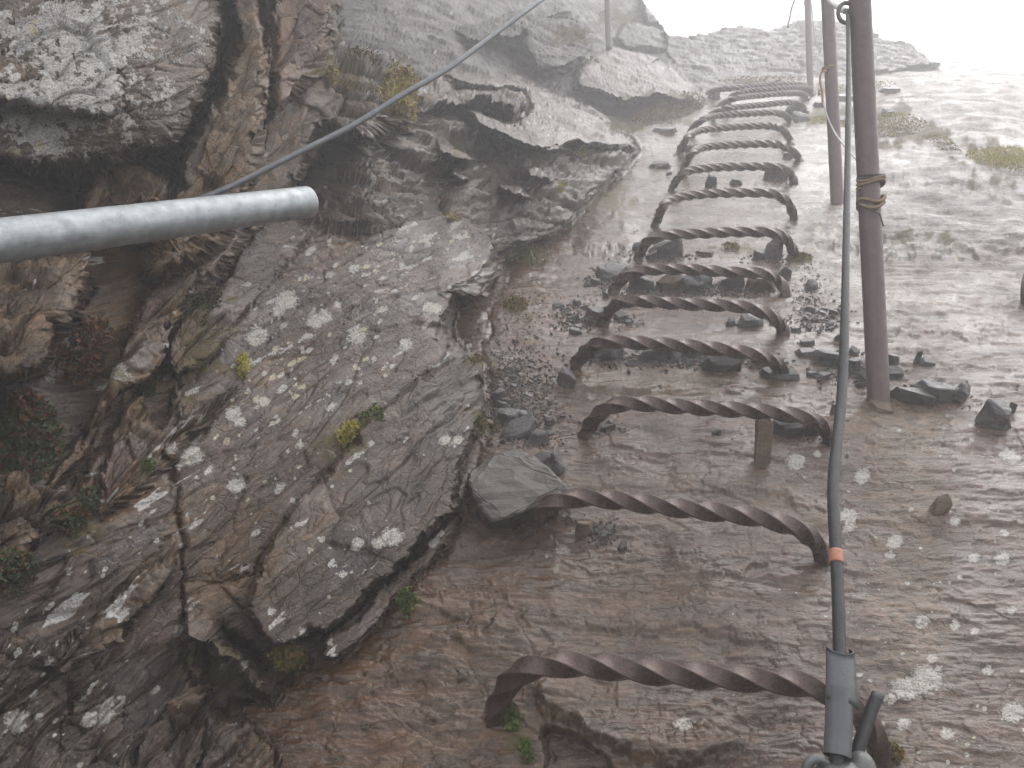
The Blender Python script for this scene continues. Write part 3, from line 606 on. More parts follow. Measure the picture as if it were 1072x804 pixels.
M_ORANGE = mat('faded_orange_cord', (.42, .24, .16), (.5, .33, .24), .7, 0, 200)
def stone_mat(name, c1, c2, rough, c3=(.28, .26, .24), t3=.70):
    m, t, b = nodes_of(name); N = NT(t); pos = N.n('ShaderNodeTexCoord').outputs['Object']
    st = N.noise(N.scale(pos, (18, 18, 120)), 1, 4, .6, .3); col = N.mix(N.mapr(N.noise(pos, 30, 5, .62), .32, .68), c1, c2)
    cc = N.n('ShaderNodeCombineColor'); f = N.mapr(st, .3, .7, .75, 1.25); [N.link(f, cc.inputs[i]) for i in range(3)]
    col = N.mix(1.0, col, cc.outputs[0], 'MULTIPLY'); col = N.mix(N.mapr(N.noise(pos, 190, 4, .65), t3, t3 + .06), col, c3)
    N.link(col, b.inputs['Base Color']); N.link(N.mapr(N.noise(pos, 50, 4, .6), .3, .7, rough - .12, rough + .14), b.inputs['Roughness'])
    n1 = N.bump(N.noise(pos, 60, 5, .65), .004, .9); n2 = N.bump(st, .0018, 1, n1); n3 = N.bump(N.noise(pos, 260, 4, .65), .0010, .9, n2); N.link(n3, b.inputs['Normal'])
    return m
M_ST = [stone_mat('dark_schist', (.062, .056, .055), (.105, .095, .090), .36), stone_mat('grey_schist', (.095, .090, .088), (.135, .127, .122), .45), stone_mat('brown_schist', (.115, .075, .048), (.17, .12, .082), .55)]
def leaf_mat(name, c1, c2, c3=None):
    m, t, b = nodes_of(name); N = NT(t); inf = N.n('ShaderNodeObjectInfo'); pos = N.n('ShaderNodeTexCoord').outputs['Object']
    col = N.mix(N.mapr(N.noise(pos, 160, 2, .6), .35, .65), c1, c2)
    if c3: col = N.mix(N.mapr(N.noise(pos, 70, 2, .6), .52, .60), col, c3)
    N.link(col, b.inputs['Base Color']); b.inputs['Roughness'].default_value = .6; b.inputs['Subsurface Weight'].default_value = 0.0
    return m
M_MOSSY = leaf_mat('yellow_moss', (.42, .37, .06), (.54, .47, .11)); M_MOSSG = leaf_mat('green_moss', (.07, .11, .025), (.14, .17, .035)); M_MOSSD = leaf_mat('olive_moss', (.14, .12, .03), (.22, .18, .05), (.26, .17, .06))
M_HERB = leaf_mat('alpine_herb_leaves', (.035, .055, .020), (.065, .085, .028), (.15, .055, .022)); M_HERBR = leaf_mat('russet_leaves', (.13, .050, .020), (.20, .085, .03), (.05, .06, .02))
M_DRY = leaf_mat('dry_moss', (.33, .25, .075), (.46, .38, .15), (.50, .44, .28)); M_SEED = leaf_mat('pale_seed_heads', (.55, .50, .40), (.62, .58, .50))
M_STALK = leaf_mat('grass_blades', (.16, .17, .05), (.22, .21, .08))

# ------------------------------------------------------------------ tubes and twisted bars
def catmull(pts, n=8):
    p = np.array(pts, float); p = np.vstack([2 * p[0] - p[1], p, 2 * p[-1] - p[-2]]); out = []
    for i in range(1, len(p) - 2):
        for t in np.linspace(0, 1, n, endpoint=False):
            a, b, c, d = p[i - 1], p[i], p[i + 1], p[i + 2]
            out.append(.5 * (2 * b + (c - a) * t + (2 * a - 5 * b + 4 * c - d) * t * t + (3 * b - a - 3 * c + d) * t ** 3))
    out.append(p[-2]); return np.array(out)
def resample(p, step):
    l = np.r_[0, np.cumsum(np.linalg.norm(np.diff(p, axis=0), axis=1))]; n = max(int(l[-1] / step), 2); t = np.linspace(0, l[-1], n)
    return np.stack([np.interp(t, l, p[:, k]) for k in range(3)], 1), t
def sweep(path, section, twist=None, scale=None, cap=True):
    """section (k,2) swept along path (n,3); twist and scale per ring"""
    n = len(path); T = np.gradient(path, axis=0); T /= np.linalg.norm(T, axis=1, keepdims=True) + 1e-12
    a = np.array([0, 0, 1.0]); 
    if abs(T[0] @ a) > .9: a = np.array([0, 1.0, 0])
    u = a - T[0] * (a @ T[0]); u /= np.linalg.norm(u); V_ = []; k = len(section)
    for i in range(n):
        u = u - T[i] * (u @ T[i]); u /= np.linalg.norm(u); w = np.cross(T[i], u)
        th = twist[i] if twist is not None else 0; s = scale[i] if scale is not None else 1
        c, q = math.cos(th), math.sin(th); sx = section[:, 0] * c - section[:, 1] * q; sy = section[:, 0] * q + section[:, 1] * c
        V_.append(path[i] + s * (sx[:, None] * u + sy[:, None] * w))
    Fc = [(i * k + j, i * k + (j + 1) % k, (i + 1) * k + (j + 1) % k, (i + 1) * k + j) for i in range(n - 1) for j in range(k)]
    V_ = np.concatenate(V_)
    if cap: Fc += [tuple(range(k))[::-1], tuple((n - 1) * k + j for j in range(k))]
    return V_, Fc
def circ(r, k=14): a = np.linspace(0, 2 * math.pi, k, endpoint=False); return np.stack([r * np.cos(a), r * np.sin(a)], 1)
def squ(a, r=.16):
    out = []
    for c in range(4):
        th = c * math.pi / 2; cx, cy_ = a * (1 - r) * (1 if c in (0, 3) else -1), a * (1 - r) * (1 if c in (0, 1) else -1)
        out += [(cx + a * r * math.cos(th + k * math.pi / 8), cy_ + a * r * math.sin(th + k * math.pi / 8)) for k in range(5)]
        e = out[-1]; nx = (-1 if c in (0,) else 0, 0)
        d = [(-1, 0), (0, -1), (1, 0), (0, 1)][c]
        out += [(e[0] + d[0] * a * k, e[1] + d[1] * a * k) for k in (.12, .84, 1.56)]
    return np.array(out)
    th = np.linspace(0, 2 * math.pi, 4 * k * 2, endpoint=False); r = (np.abs(np.cos(th)) ** p + np.abs(np.sin(th)) ** p) ** (-1 / p); return np.stack([a * r * np.cos(th), a * r * np.sin(th)], 1)
def merge(parts):
    V_, F_, n = [], [], 0
    for v, f in parts: V_.append(np.asarray(v)); F_ += [tuple(i + n for i in q) for q in f]; n += len(v)
    return np.concatenate(V_), F_
def tube(name, pts, r, m, parent=None, k=12, step=.02, n=8, sc=None):
    p, t = resample(catmull(pts, n), step); v, f = sweep(p, circ(r, k), None, sc(t / t[-1]) if sc else None)
    return link_mesh(name, v, f, m, parent)

# ------------------------------------------------------------------ the iron rungs
RUNGS = [
 [(517,748),(522,735),(535,710),(560,697),(610,696),(700,705),(800,712),(852,718),(888,735),(910,762),(921,792),(923,806)],
 [(548,558),(554,549),(570,530),(600,521),(640,523),(720,533),(790,541),(832,552),(855,570),(866,588)],
 [(612,453),(616,447),(630,430),(655,422),(720,426),(800,431),(842,437),(863,448),(874,464)],
 [(602,383),(604,378),(614,366),(632,358),(684,360),(737,364),(784,370),(808,378),(822,390),(825,394)],
 [(631,338),(633,334),(640,322),(658,315),(710,318),(776,321),(803,329),(819,344),(822,350)],
 [(642,305),(644,301),(655,289),(676,283),(720,282),(763,285),(797,286),(815,294),(824,307)],
 [(668,271),(670,266),(676,254),(692,247),(724,245),(776,243),(810,244),(825,253),(832,268)],
 [(686,236),(688,231),(693,218),(706,208),(743,203),(788,202),(810,203),(825,212),(831,229)],
 [(703.5,199),(705,194),(711,185),(724,178.5),(759,175),(795,174.5),(816,175.5),(827,182),(832,191)],
 [(715.5,178),(717,173),(723,162),(736,155),(766,152),(810,151),(826,156),(835,164),(838,168)],
 [(712.5,161),(713.5,157),(718,146),(731,137.5),(766,133.5),(806,132),(819,136),(827,147),(828.5,151)],
 [(723,138),(725,134),(733,127),(750,121.5),(788,119),(810,118),(821,120.5),(827,127),(828,130)],
 [(744,122),(746,119),(755,115),(772,112.5),(799,110),(826,107.5),(837,110),(843,116),(844,118)],
 [(753,112),(755,109),(766,104),(788,101),(821,98),(837,98),(844,102),(846,105)],
 [(762,106),(764,103),(771,98),(788,95),(821,92.5),(842,92.5),(850,97),(851,100)],
 [(741,98),(743,96.5),(751,93.5),(770,92.5),(800,90),(834,88.5),(845,91),(848,94)]]
RL_ = ['nearest twisted iron rung, at the foot of the picture behind the grey cable sleeve', 'twisted iron rung beside the big loose grey boulder, second from the bottom', 'twisted iron rung with an upright brown stone wedged under it, third from the bottom',
  'twisted iron rung packed with flat grey stones beneath, fourth from the bottom', 'twisted iron rung with chips heaped at both feet, fifth from the bottom', 'twisted iron rung lying low over a packed row of stones, sixth from the bottom',
  'twisted iron rung with a grey stone inside each end, seventh from the bottom', 'clear twisted iron rung with nothing beneath it, eighth from the bottom', 'twisted iron rung with a round stub stone under its middle, ninth from the bottom',
  'tenth twisted iron rung from the bottom, just above the one over the round stub', 'eleventh twisted iron rung from the bottom, left foot standing among two small stones', 'twelfth twisted iron rung from the bottom, fading into mist',
  'thirteenth twisted iron rung from the bottom, pale in the mist', 'fourteenth twisted iron rung from the bottom, very pale in the mist', 'fifteenth twisted iron rung from the bottom, just under the topmost', 'topmost twisted iron rung, faintest in the mist below the ridge']
BAR = .0138
for k, q in enumerate(RUNGS):
    q = np.array(q, float); n = len(q); cum = np.r_[0, np.cumsum(np.hypot(*np.diff(q, axis=0).T))]; tt = cum / cum[-1]
    hb = .088 if k else .10
    if k == 5: hb = .06
    pts = []
    zl = np.linalg.norm(0); 
    pl, _ = surf(*q[0]); pr, _ = surf(*q[-1])
    for (x, y), t in zip(q, tt):
        # height over the slab rises along each leg to the level of the bar
        lx = np.hypot(x - q[0, 0], y - q[0, 1]); rx = np.hypot(x - q[-1, 0], y - q[-1, 1]); legpx = 55 * (q[3, 1] + 92) / 780 * 1.0
        h = hb * min(1, sstep(0, 1, lx / (legpx * 1.15)), sstep(0, 1, rx / (legpx * 1.35)))
        pts.append(slab_pt(x, y, h + .004))
    pts = np.array(pts); pts = np.vstack([pts[0] + (pts[0] - pts[1]) * .2 - NV * .03, pts, pts[-1] + (pts[-1] - pts[-2]) * .2 - NV * .03])
    p, s_ = resample(catmull(pts, 10), .0035)
    for _ in range(60): p[1:-1] = .25 * p[:-2] + .5 * p[1:-1] + .25 * p[2:]
    L = s_[-1]; leg = sstep(.0, .06, s_) * sstep(L, L - .07, s_)
    tw = np.cumsum(leg) * (s_[1] - s_[0]) * 2 * math.pi / (.225 + .01 * rnd.random()) + rnd.random() * 3
    zz_ = (p - 0) @ FW; sc_ = np.array([q_ / inv_fz(q_) for q_ in zz_[::40]]); sc_ = np.interp(np.arange(len(p)), np.arange(0, len(p), 40), sc_)
    v, f = sweep(p, squ(BAR * .93), tw, sc_)
    o = link_mesh('twisted_rung', v, f, M_RUST); tag(o, RL_[k], 'iron rung', 'twisted iron rungs up the slab')
    o.data.transform(Matrix.Translation(-Vector(p[len(p) // 2]))); o.location = p[len(p) // 2]
    md = o.modifiers.new('soft', 'EDGE_SPLIT'); md.split_angle = R(60); 

# ------------------------------------------------------------------ poles
def pole(x0, y0, x1, y1, r, label, zb=None, emb=.08):
    z = float(fz(zb)) if zb else float(slabz(y0)); r = r * z / inv_fz(z); b = at(x0, y0, z); t = at(x1, y1, z); d = (t - b) / np.linalg.norm(t - b)
    root = empty('iron_post', b); tag(root, label, 'post', 'iron posts beside the rungs')
    p = np.array([b - d * emb, b, b + (t - b) * .5, t]); p, _ = resample(p, .05)
    local(link_mesh('shaft', *sweep(p, circ(r, 20)), M_POLE), root)
    return root, b, t, d, z
pn, pb, pt_, pd, pz = pole(920, 418, 896.5, -75, .0243, 'nearest rusty iron post with an eye hook and twine wound round it')
# hook welded near its top
hc = at(886, 13, pz); ring = [hc + RT * (.021 * math.cos(a)) * 1.0 + UP * (.024 * math.sin(a)) for a in np.linspace(R(20), R(345), 15)]
ring = [at(902, 2.5, pz), at(893, 4, pz)] + [at(886 + 8.5 * math.cos(a), 13.5 - 10.5 * math.sin(a), pz) for a in np.linspace(R(75), R(325), 12)] + [at(895, 21, pz)]
hk = tube('eye_hook', ring, .0048, M_POLE, None, 10, .004); local(hk, pn)
pole(876.5, 212, 863, -70, .0238, 'second iron post with a rusty wire ring and orange cord, behind the nearest one')
pole(848.5, 97, 844, -50, .020, 'thin far iron post, nearly lost in mist behind the top rungs')
pole(637, 44, 634, -60, .019, 'faint iron post up on the misty cliff left of the rungs', 5.1)
pe = empty('iron_post', slab_pt(1074, 322)); tag(pe, 'rusty iron stub cut off by the right edge of the picture', 'post', 'iron posts beside the rungs')
q = [slab_pt(1077, 324, -.03), slab_pt(1074.5, 312, .02), slab_pt(1075, 298, .05), slab_pt(1078, 286, .065), slab_pt(1085, 280, .07), slab_pt(1105, 281, .07)]
local(tube('bent_end', q, .015, M_RUST), pe)
# twig-like rig and strings at the third post
def strand(name, px, z, r, m, label, cat, group=None):
    pts = [at(x, y, float(fz(zz))) for (x, y), zz in zip(px, z if hasattr(z, '__len__') else [z] * len(px))]
    o = tube(name, pts, r, m, None, 8, .02); c = Vector(pts[len(pts) // 2]); o.data.transform(Matrix.Translation(-c)); o.location = c; return tag(o, label, cat, group)
strand('wire_stay', [(838,-30),(834,-6),(829,8),(826.5,20),(824,29)], 5.4, .011, M_POLE, 'short leaning wire stay beside the far post on the ridge', 'wire')
strand('wire_stay', [(845,-4),(839,10),(832,22),(825,29)], 5.38, .005, M_POLE, 'thin sagging wire from the far post to the ridge', 'wire')
strand('white_string', [(846,-20),(850,10),(852,30),(855,46),(859,55)], 4.6, .0055, M_WHITE, 'slack white string dropping from the far post behind the second post', 'string')
strand('white_string', [(861.5,107),(866,122),(874,139),(882,150),(894,164),(902,172)], [3.03,3.02,3.0,2.9,2.7,2.55], .0036, M_WHITE, 'thin white string stretching from the second post to behind the nearest post', 'string')
strand('white_string', [(858,-18),(868,0),(880,9),(886,12)], [2.6,2.3,1.95,1.84], .007, M_WHITE, 'white line running up from the eye hook of the nearest post', 'string')
strand('orange_cord', [(865,74),(859.5,76),(858.5,84),(860,93),(862,97),(857,99),(858,93),(861,96),(861,104),(861.5,112)], 3.03, .0052, M_ORANGE, 'knotted faded orange cord hanging from the second post', 'cord')
def coil(px, py, pr, turns, r, z, m, name, label, cat, drop=(0, 0), ph=0.0, sq=.30, wob=.006):
    pts = []
    c = at(px, py, z)
    n = int(turns * 14)
    for i in range(n + 1):
        a = 2 * math.pi * i / 14 + ph; k = i / n
        pts.append(c + RT * ((pr + r) * math.cos(a)) + FW * ((pr + r) * math.sin(a)) - UP * (drop[0] * k) + UP * (sq * pr * math.cos(a) + wob * math.sin(2.1 * a + ph)))
    o = tube(name, pts, r, m, None, 8, .004, 4); o.data.transform(Matrix.Translation(-Vector(c))); o.location = c; return tag(o, label, cat)
coil(911.5, 188, .0243, 2.2, .0038, pz, M_TWINE, 'twine', 'tan twine wound round the nearest post, top coil', 'twine', (.016, 0), 2.6, .12, .004)
coil(912, 207, .0243, 1.8, .0042, pz, M_TWINE, 'twine', 'tan twine loosely crossed round the nearest post, lower coil', 'twine', (.022, 0), .6, .35, .008)
coil(911.5, 184, .0250, 2.0, .0028, pz, M_CORD, 'dark_cord', 'thin dark cord tied above the twine on the nearest post', 'cord', (.012, 0), 1.0, .1, .002)
strand('dark_cord', [(897,200),(896,210),(900,218),(910,219),(919,222),(924,230),(925,237)], pz - .033, .0018, M_CORD, 'frayed dark cord end curling down the nearest post below the twine', 'cord')
coil(868, 70.5, .0238, 1.6, .004, float(slabz(212)), M_TWINE, 'rusty_wire_ring', 'rusty wire ring round the second post', 'wire ring', (.010, 0), 2.0, .12, .002)

# ------------------------------------------------------------------ galvanised pipe and the wire rope above it
ea, eb = at(-420, 305, .62), at(322, 211.5, 1.24)
gp = empty('galvanised_pipe', ea); tag(gp, 'pale galvanised steel pipe jutting in from the left edge', 'pipe')
d = (eb - ea) / np.linalg.norm(eb - ea); rp = .0242
pth, _ = resample(np.array([ea, eb - d * .004]), .02); pth = np.vstack([pth, eb - d * .001, eb]); scl = np.ones(len(pth)); scl[-1] = .93
vv_, ff_ = sweep(pth, circ(rp, 40), None, scl, False); ii, jj = sweep(np.array([eb, eb - d * .004, eb - d * .25]), circ(rp - .0034, 40), None, None, False)
k40 = 40; nn = len(vv_); jj = [tuple(i + nn for i in q)[::-1] for q in jj]; rimf = [(nn - 40 + j, nn + j, nn + (j + 1) % 40, nn - 40 + (j + 1) % 40)[::-1] for j in range(40)]
local(link_mesh('tube', np.concatenate([vv_, ii]), ff_ + jj, M_GALV), gp)
# drops of water hanging under it
wm, wt, wb = nodes_of('water'); wb.inputs['Base Color'].default_value = (.9, .92, .93, 1); wb.inputs['Roughness'].default_value = .03; wb.inputs['Transmission Weight'].default_value = 1; wb.inputs['IOR'].default_value = 1.33
dv = []
sph = bmesh.new(); bmesh.ops.create_icosphere(sph, subdivisions=2, radius=1); sv = np.array([v.co[:] for v in sph.verts]); sf = [tuple(v.index for v in f_.verts) for f_ in sph.faces]; sph.free()
for i in range(70):
    t = rnd.uniform(.40, .985); c = ea + (eb - ea) * t; side = np.cross(d, UP); side /= np.linalg.norm(side); up2 = np.cross(side, d)
    a = rnd.gauss(-1.57, .5) if i < 30 else rnd.uniform(-2.6, -.2); toward = -side if (side @ FW) > 0 else side
    o_ = up2 * math.sin(a) + toward * abs(math.cos(a)) * (1 if i >= 30 else rnd.uniform(-.3, 1)); o_ /= np.linalg.norm(o_); s = rnd.uniform(.0007, .0017)
    dv.append((sv * s + c + o_ * (rp + s * .35), sf))
o = link_mesh('water_drops', *merge(dv), wm); o['kind'] = 'stuff'; local(o, gp)
strand('wire_rope', [(640,-52),(565,1),(520,34),(470,71),(420,100),(370,131),(300,166),(240,196),(196,214),(150,236)], [2.3,2.02,1.9,1.78,1.69,1.62,1.53,1.46,1.42,1.38], .0062, M_WIRE, 'grey steel wire rope slanting up from behind the galvanised pipe', 'wire rope')

# ------------------------------------------------------------------ sheathed cable down to its clamp
CPX = [(887.5,14),(888.5,60),(888,120),(887,190),(885.5,270),(884,350),(881,415),(876,465),(872.5,500),(872.5,535),(875.5,585),(877.5,630),(878.5,668),(879,700),(878,760),(876,800),(874,850)]
def cz(y): return 1 / np.interp(y, [14, 200, 420, 600, 720, 850], [1 / 1.82, 1 / 1.48, 1 / 1.18, 1 / .98, 1 / .885, 1 / .82])
cpts = np.array([at(x, y, float(cz(y))) for x, y in CPX])
ca = empty('safety_cable', cpts[13]); tag(ca, 'dark grey sheathed cable hanging from the eye hook down to the clamp', 'cable')
p, t_ = resample(catmull(cpts, 10), .008); sw = np.interp(t_ / t_[-1], [0, .5, .62, 1], [.72, .95, 1.12, 1.12])
local(link_mesh('sheath', *sweep(p, circ(.0066, 14), None, sw), M_CABLE), ca)
def along(y0, y1, n=8):
    yy = np.linspace(y0, y1, n); px = np.interp(yy, [c[1] for c in CPX], [c[0] for c in CPX]); return np.array([at(a, b, float(cz(b))) for a, b in zip(px, yy)])
local(link_mesh('orange_tape', *sweep(along(577, 590), circ(.0084, 14)), M_TAPE), ca)
# split tube pushed over the cable, with flared torn upper piece
sp = along(722, 792, 10); local(link_mesh('lower_sleeve', *merge([sweep(sp, circ(.0142, 24), None, None, False), sweep(sp[::-1], circ(.0122, 24), None, None, False)]), M_SLEEVE), ca)
up_ = along(681, 730, 9); sec = circ(.0150, 26)[3:-1]; V_, F_ = [], []
def openband(path, r0, a0, a1, flare, n=22, thick=.0018):
    outs = []
    for rr in (0, thick):
        v = []
        for i, c in enumerate(path):
            k = i / (len(path) - 1)
            for j in range(n):
                w_ = j / (n - 1); a = a0 + (a1 - a0) * w_
                r = r0 + rr + flare * (max(0, w_ - .5) * 2) ** 2 * k + .0006
                dn = .030 * max(0, w_ - .5) * k - .005 * (1 - w_) ** 3 * (1 - k)
                v.append(c + RT * (r * math.cos(a)) - FW * (r * math.sin(a)) - UP * dn * 1.2)
        outs.append(np.array(v))
    m_ = len(path) * n; v = np.concatenate(outs); f = []
    for i in range(len(path) - 1):
        for j in range(n - 1):
            q = (i * n + j, i * n + j + 1, (i + 1) * n + j + 1, (i + 1) * n + j); f += [q, tuple(m_ + z for z in q[::-1])]
    for i in range(len(path) - 1):
        for j in (0, n - 1): f.append((i * n + j, (i + 1) * n + j, m_ + (i + 1) * n + j, m_ + i * n + j))
    for j in range(n - 1):
        for i in (0, len(path) - 1): f.append((i * n + j, i * n + j + 1, m_ + i * n + j + 1, m_ + i * n + j))
    return v, f
local(link_mesh('torn_sleeve', *openband(up_, .0136, R(175), R(-25), .0110), M_SLEEVE), ca)
lz = float(cz(760)) + .016
lo_ = [at(919, 727, lz + .02), at(913, 742, lz + .012), at(905, 764, lz), at(898, 785, lz - .01), at(892, 806, lz - .02), at(884, 840, lz - .03)]
local(tube('loose_end', lo_, .0070, M_CABLE, None, 14, .006), ca)
cl = empty('cable_clamp', at(878, 812, .845)); tag(cl, 'grey cast metal clamp gripping both ends of the cable, cut by the bottom edge', 'clamp')
bmc = bmesh.new(); zc = .845
def blobmesh(px, py, z, rx, ry, rz, e=3.2):
    th, ph_ = np.meshgrid(np.linspace(0, 2 * math.pi, 28, endpoint=False), np.linspace(-math.pi / 2, math.pi / 2, 15)); sg = lambda a, p_: np.sign(a) * np.abs(a) ** p_
    q_ = 2 / e; a = sg(np.cos(ph_), q_) * sg(np.cos(th), q_); b_ = sg(np.cos(ph_), q_) * sg(np.sin(th), q_); c_ = sg(np.sin(ph_), q_)
    v = at(px, py, z) + a.ravel()[:, None] * RT * rx + c_.ravel()[:, None] * UP * ry + b_.ravel()[:, None] * FW * rz
    f = [(i * 28 + j, i * 28 + (j + 1) % 28, (i + 1) * 28 + (j + 1) % 28, (i + 1) * 28 + j) for i in range(14) for j in range(28)]; return v, f
local(link_mesh('saddle', *blobmesh(880, 817, zc, .026, .021, .020, 2.6), M_CLAMP), cl)
local(link_mesh('jaw', *blobmesh(902, 813, zc + .004, .015, .026, .016, 2.4), M_CLAMP), cl)
local(tube('u_bolt', [at(842, 850, zc), at(843, 815, zc), at(846, 800, zc), at(853, 794.5, zc), at(861, 796, zc), at(865, 803, zc), at(866, 850, zc)], .0055, M_CLAMP, None, 12, .003), cl)

# ------------------------------------------------------------------ loose stones
def stone_mesh(name, dims, seed, flat=False, pts=None, amp=None):
    r = random.Random(seed); bm = bmesh.new(); P_ = []
    if pts is None:
        n = r.randint(9, 13)
        for i in range(n):
            a = 2 * math.pi * (i + r.uniform(-.4, .4)) / n; rr = r.uniform(.62, 1.1); 
            sq_ = (abs(math.cos(a)) ** 3 + abs(math.sin(a)) ** 3) ** (-1 / 3)
            for zz in (-.5, .5):
                k = r.uniform(.55, 1.0) if zz > 0 else 1.0
                P_.append((.5 * rr * sq_ * k * math.cos(a), .5 * rr * sq_ * k * math.sin(a), zz * r.uniform(.55, 1.0)))
        tx, ty = r.uniform(-.7, .7), r.uniform(-.7, .7); P_ = [(x, y, z + (tx * x + ty * y if z > 0 else 0)) for x, y, z in P_]
    else: P_ = pts
    for q in P_: bm.verts.new((q[0] * dims[0], q[1] * dims[1], q[2] * dims[2]))
    h = bmesh.ops.convex_hull(bm, input=bm.verts); bmesh.ops.delete(bm, geom=list({g for g in h['geom_interior'] + h['geom_unused'] if isinstance(g, bmesh.types.BMVert)}), context='VERTS')
    bmesh.ops.dissolve_limit(bm, angle_limit=R(9), verts=bm.verts, edges=bm.edges)
    big = max(dims)
    if big > .03:
        bmesh.ops.bevel(bm, geom=bm.edges[:], offset=(amp or min(dims) * .045), segments=1, affect='EDGES', clamp_overlap=True)
    bmesh.ops.triangulate(bm, faces=bm.faces)
    if big > .05:
        bmesh.ops.subdivide_edges(bm, edges=bm.edges, cuts=2 if big < .12 else 4, use_grid_fill=True)
        co = np.array([v.co[:] for v in bm.verts]); nz = fbm(co[:, 0] * 30 + seed, co[:, 1] * 30 + co[:, 2] * 55, 3, seed) * (amp or min(dims) * .07)
        bm.normal_update()
        for v, d_ in zip(bm.verts, nz): v.co += v.normal * float(d_)
    me = bpy.data.meshes.new(name); bm.to_mesh(me); bm.free(); return me
def basis(n, rot):
    n = Vector(n).normalized(); x = Vector(RT) - n * n.dot(Vector(RT)); x.normalize(); y = n.cross(x)
    c, s = math.cos(rot), math.sin(rot); return Matrix((x * c + y * s, y * c - x * s, n)).transposed()
SEED = [100]
def stone(px, py, w, h, depth=None, tone=1, label='', rot=0.0, tilt=(0, 0), lift=.42, group=None, hand=True, name='loose_stone', cat='stone', nrm=None):
    """a stone standing with the middle of its near foot at pixel (px, py)"""
    SEED[0] += 1; p, n = surf(px, py); n = NV if nrm is None else nrm
    z = float(np.dot(p, FW)); W_ = w / F * z; H_ = h / F * z
    d_ = W_ * (depth or .7); hh = max(H_ * 1.0 - d_ * .16, W_ * .22)        # the slope shows about a third of the depth
    me = stone_mesh(name, (W_, d_, hh), SEED[0]); me.materials.append(M_ST[tone])
    o = bpy.data.objects.new(name, me); COL.objects.link(o)
    m = basis(n, rot) @ Matrix.Rotation(tilt[0], 3, 'X') @ Matrix.Rotation(tilt[1], 3, 'Y'); o.matrix_world = Matrix.Translation(Vector(p) + Vector(n) * hh * (lift - .10) + Vector(SV) * d_ * .35) @ m.to_4x4()
    return tag(o, label, cat, group)
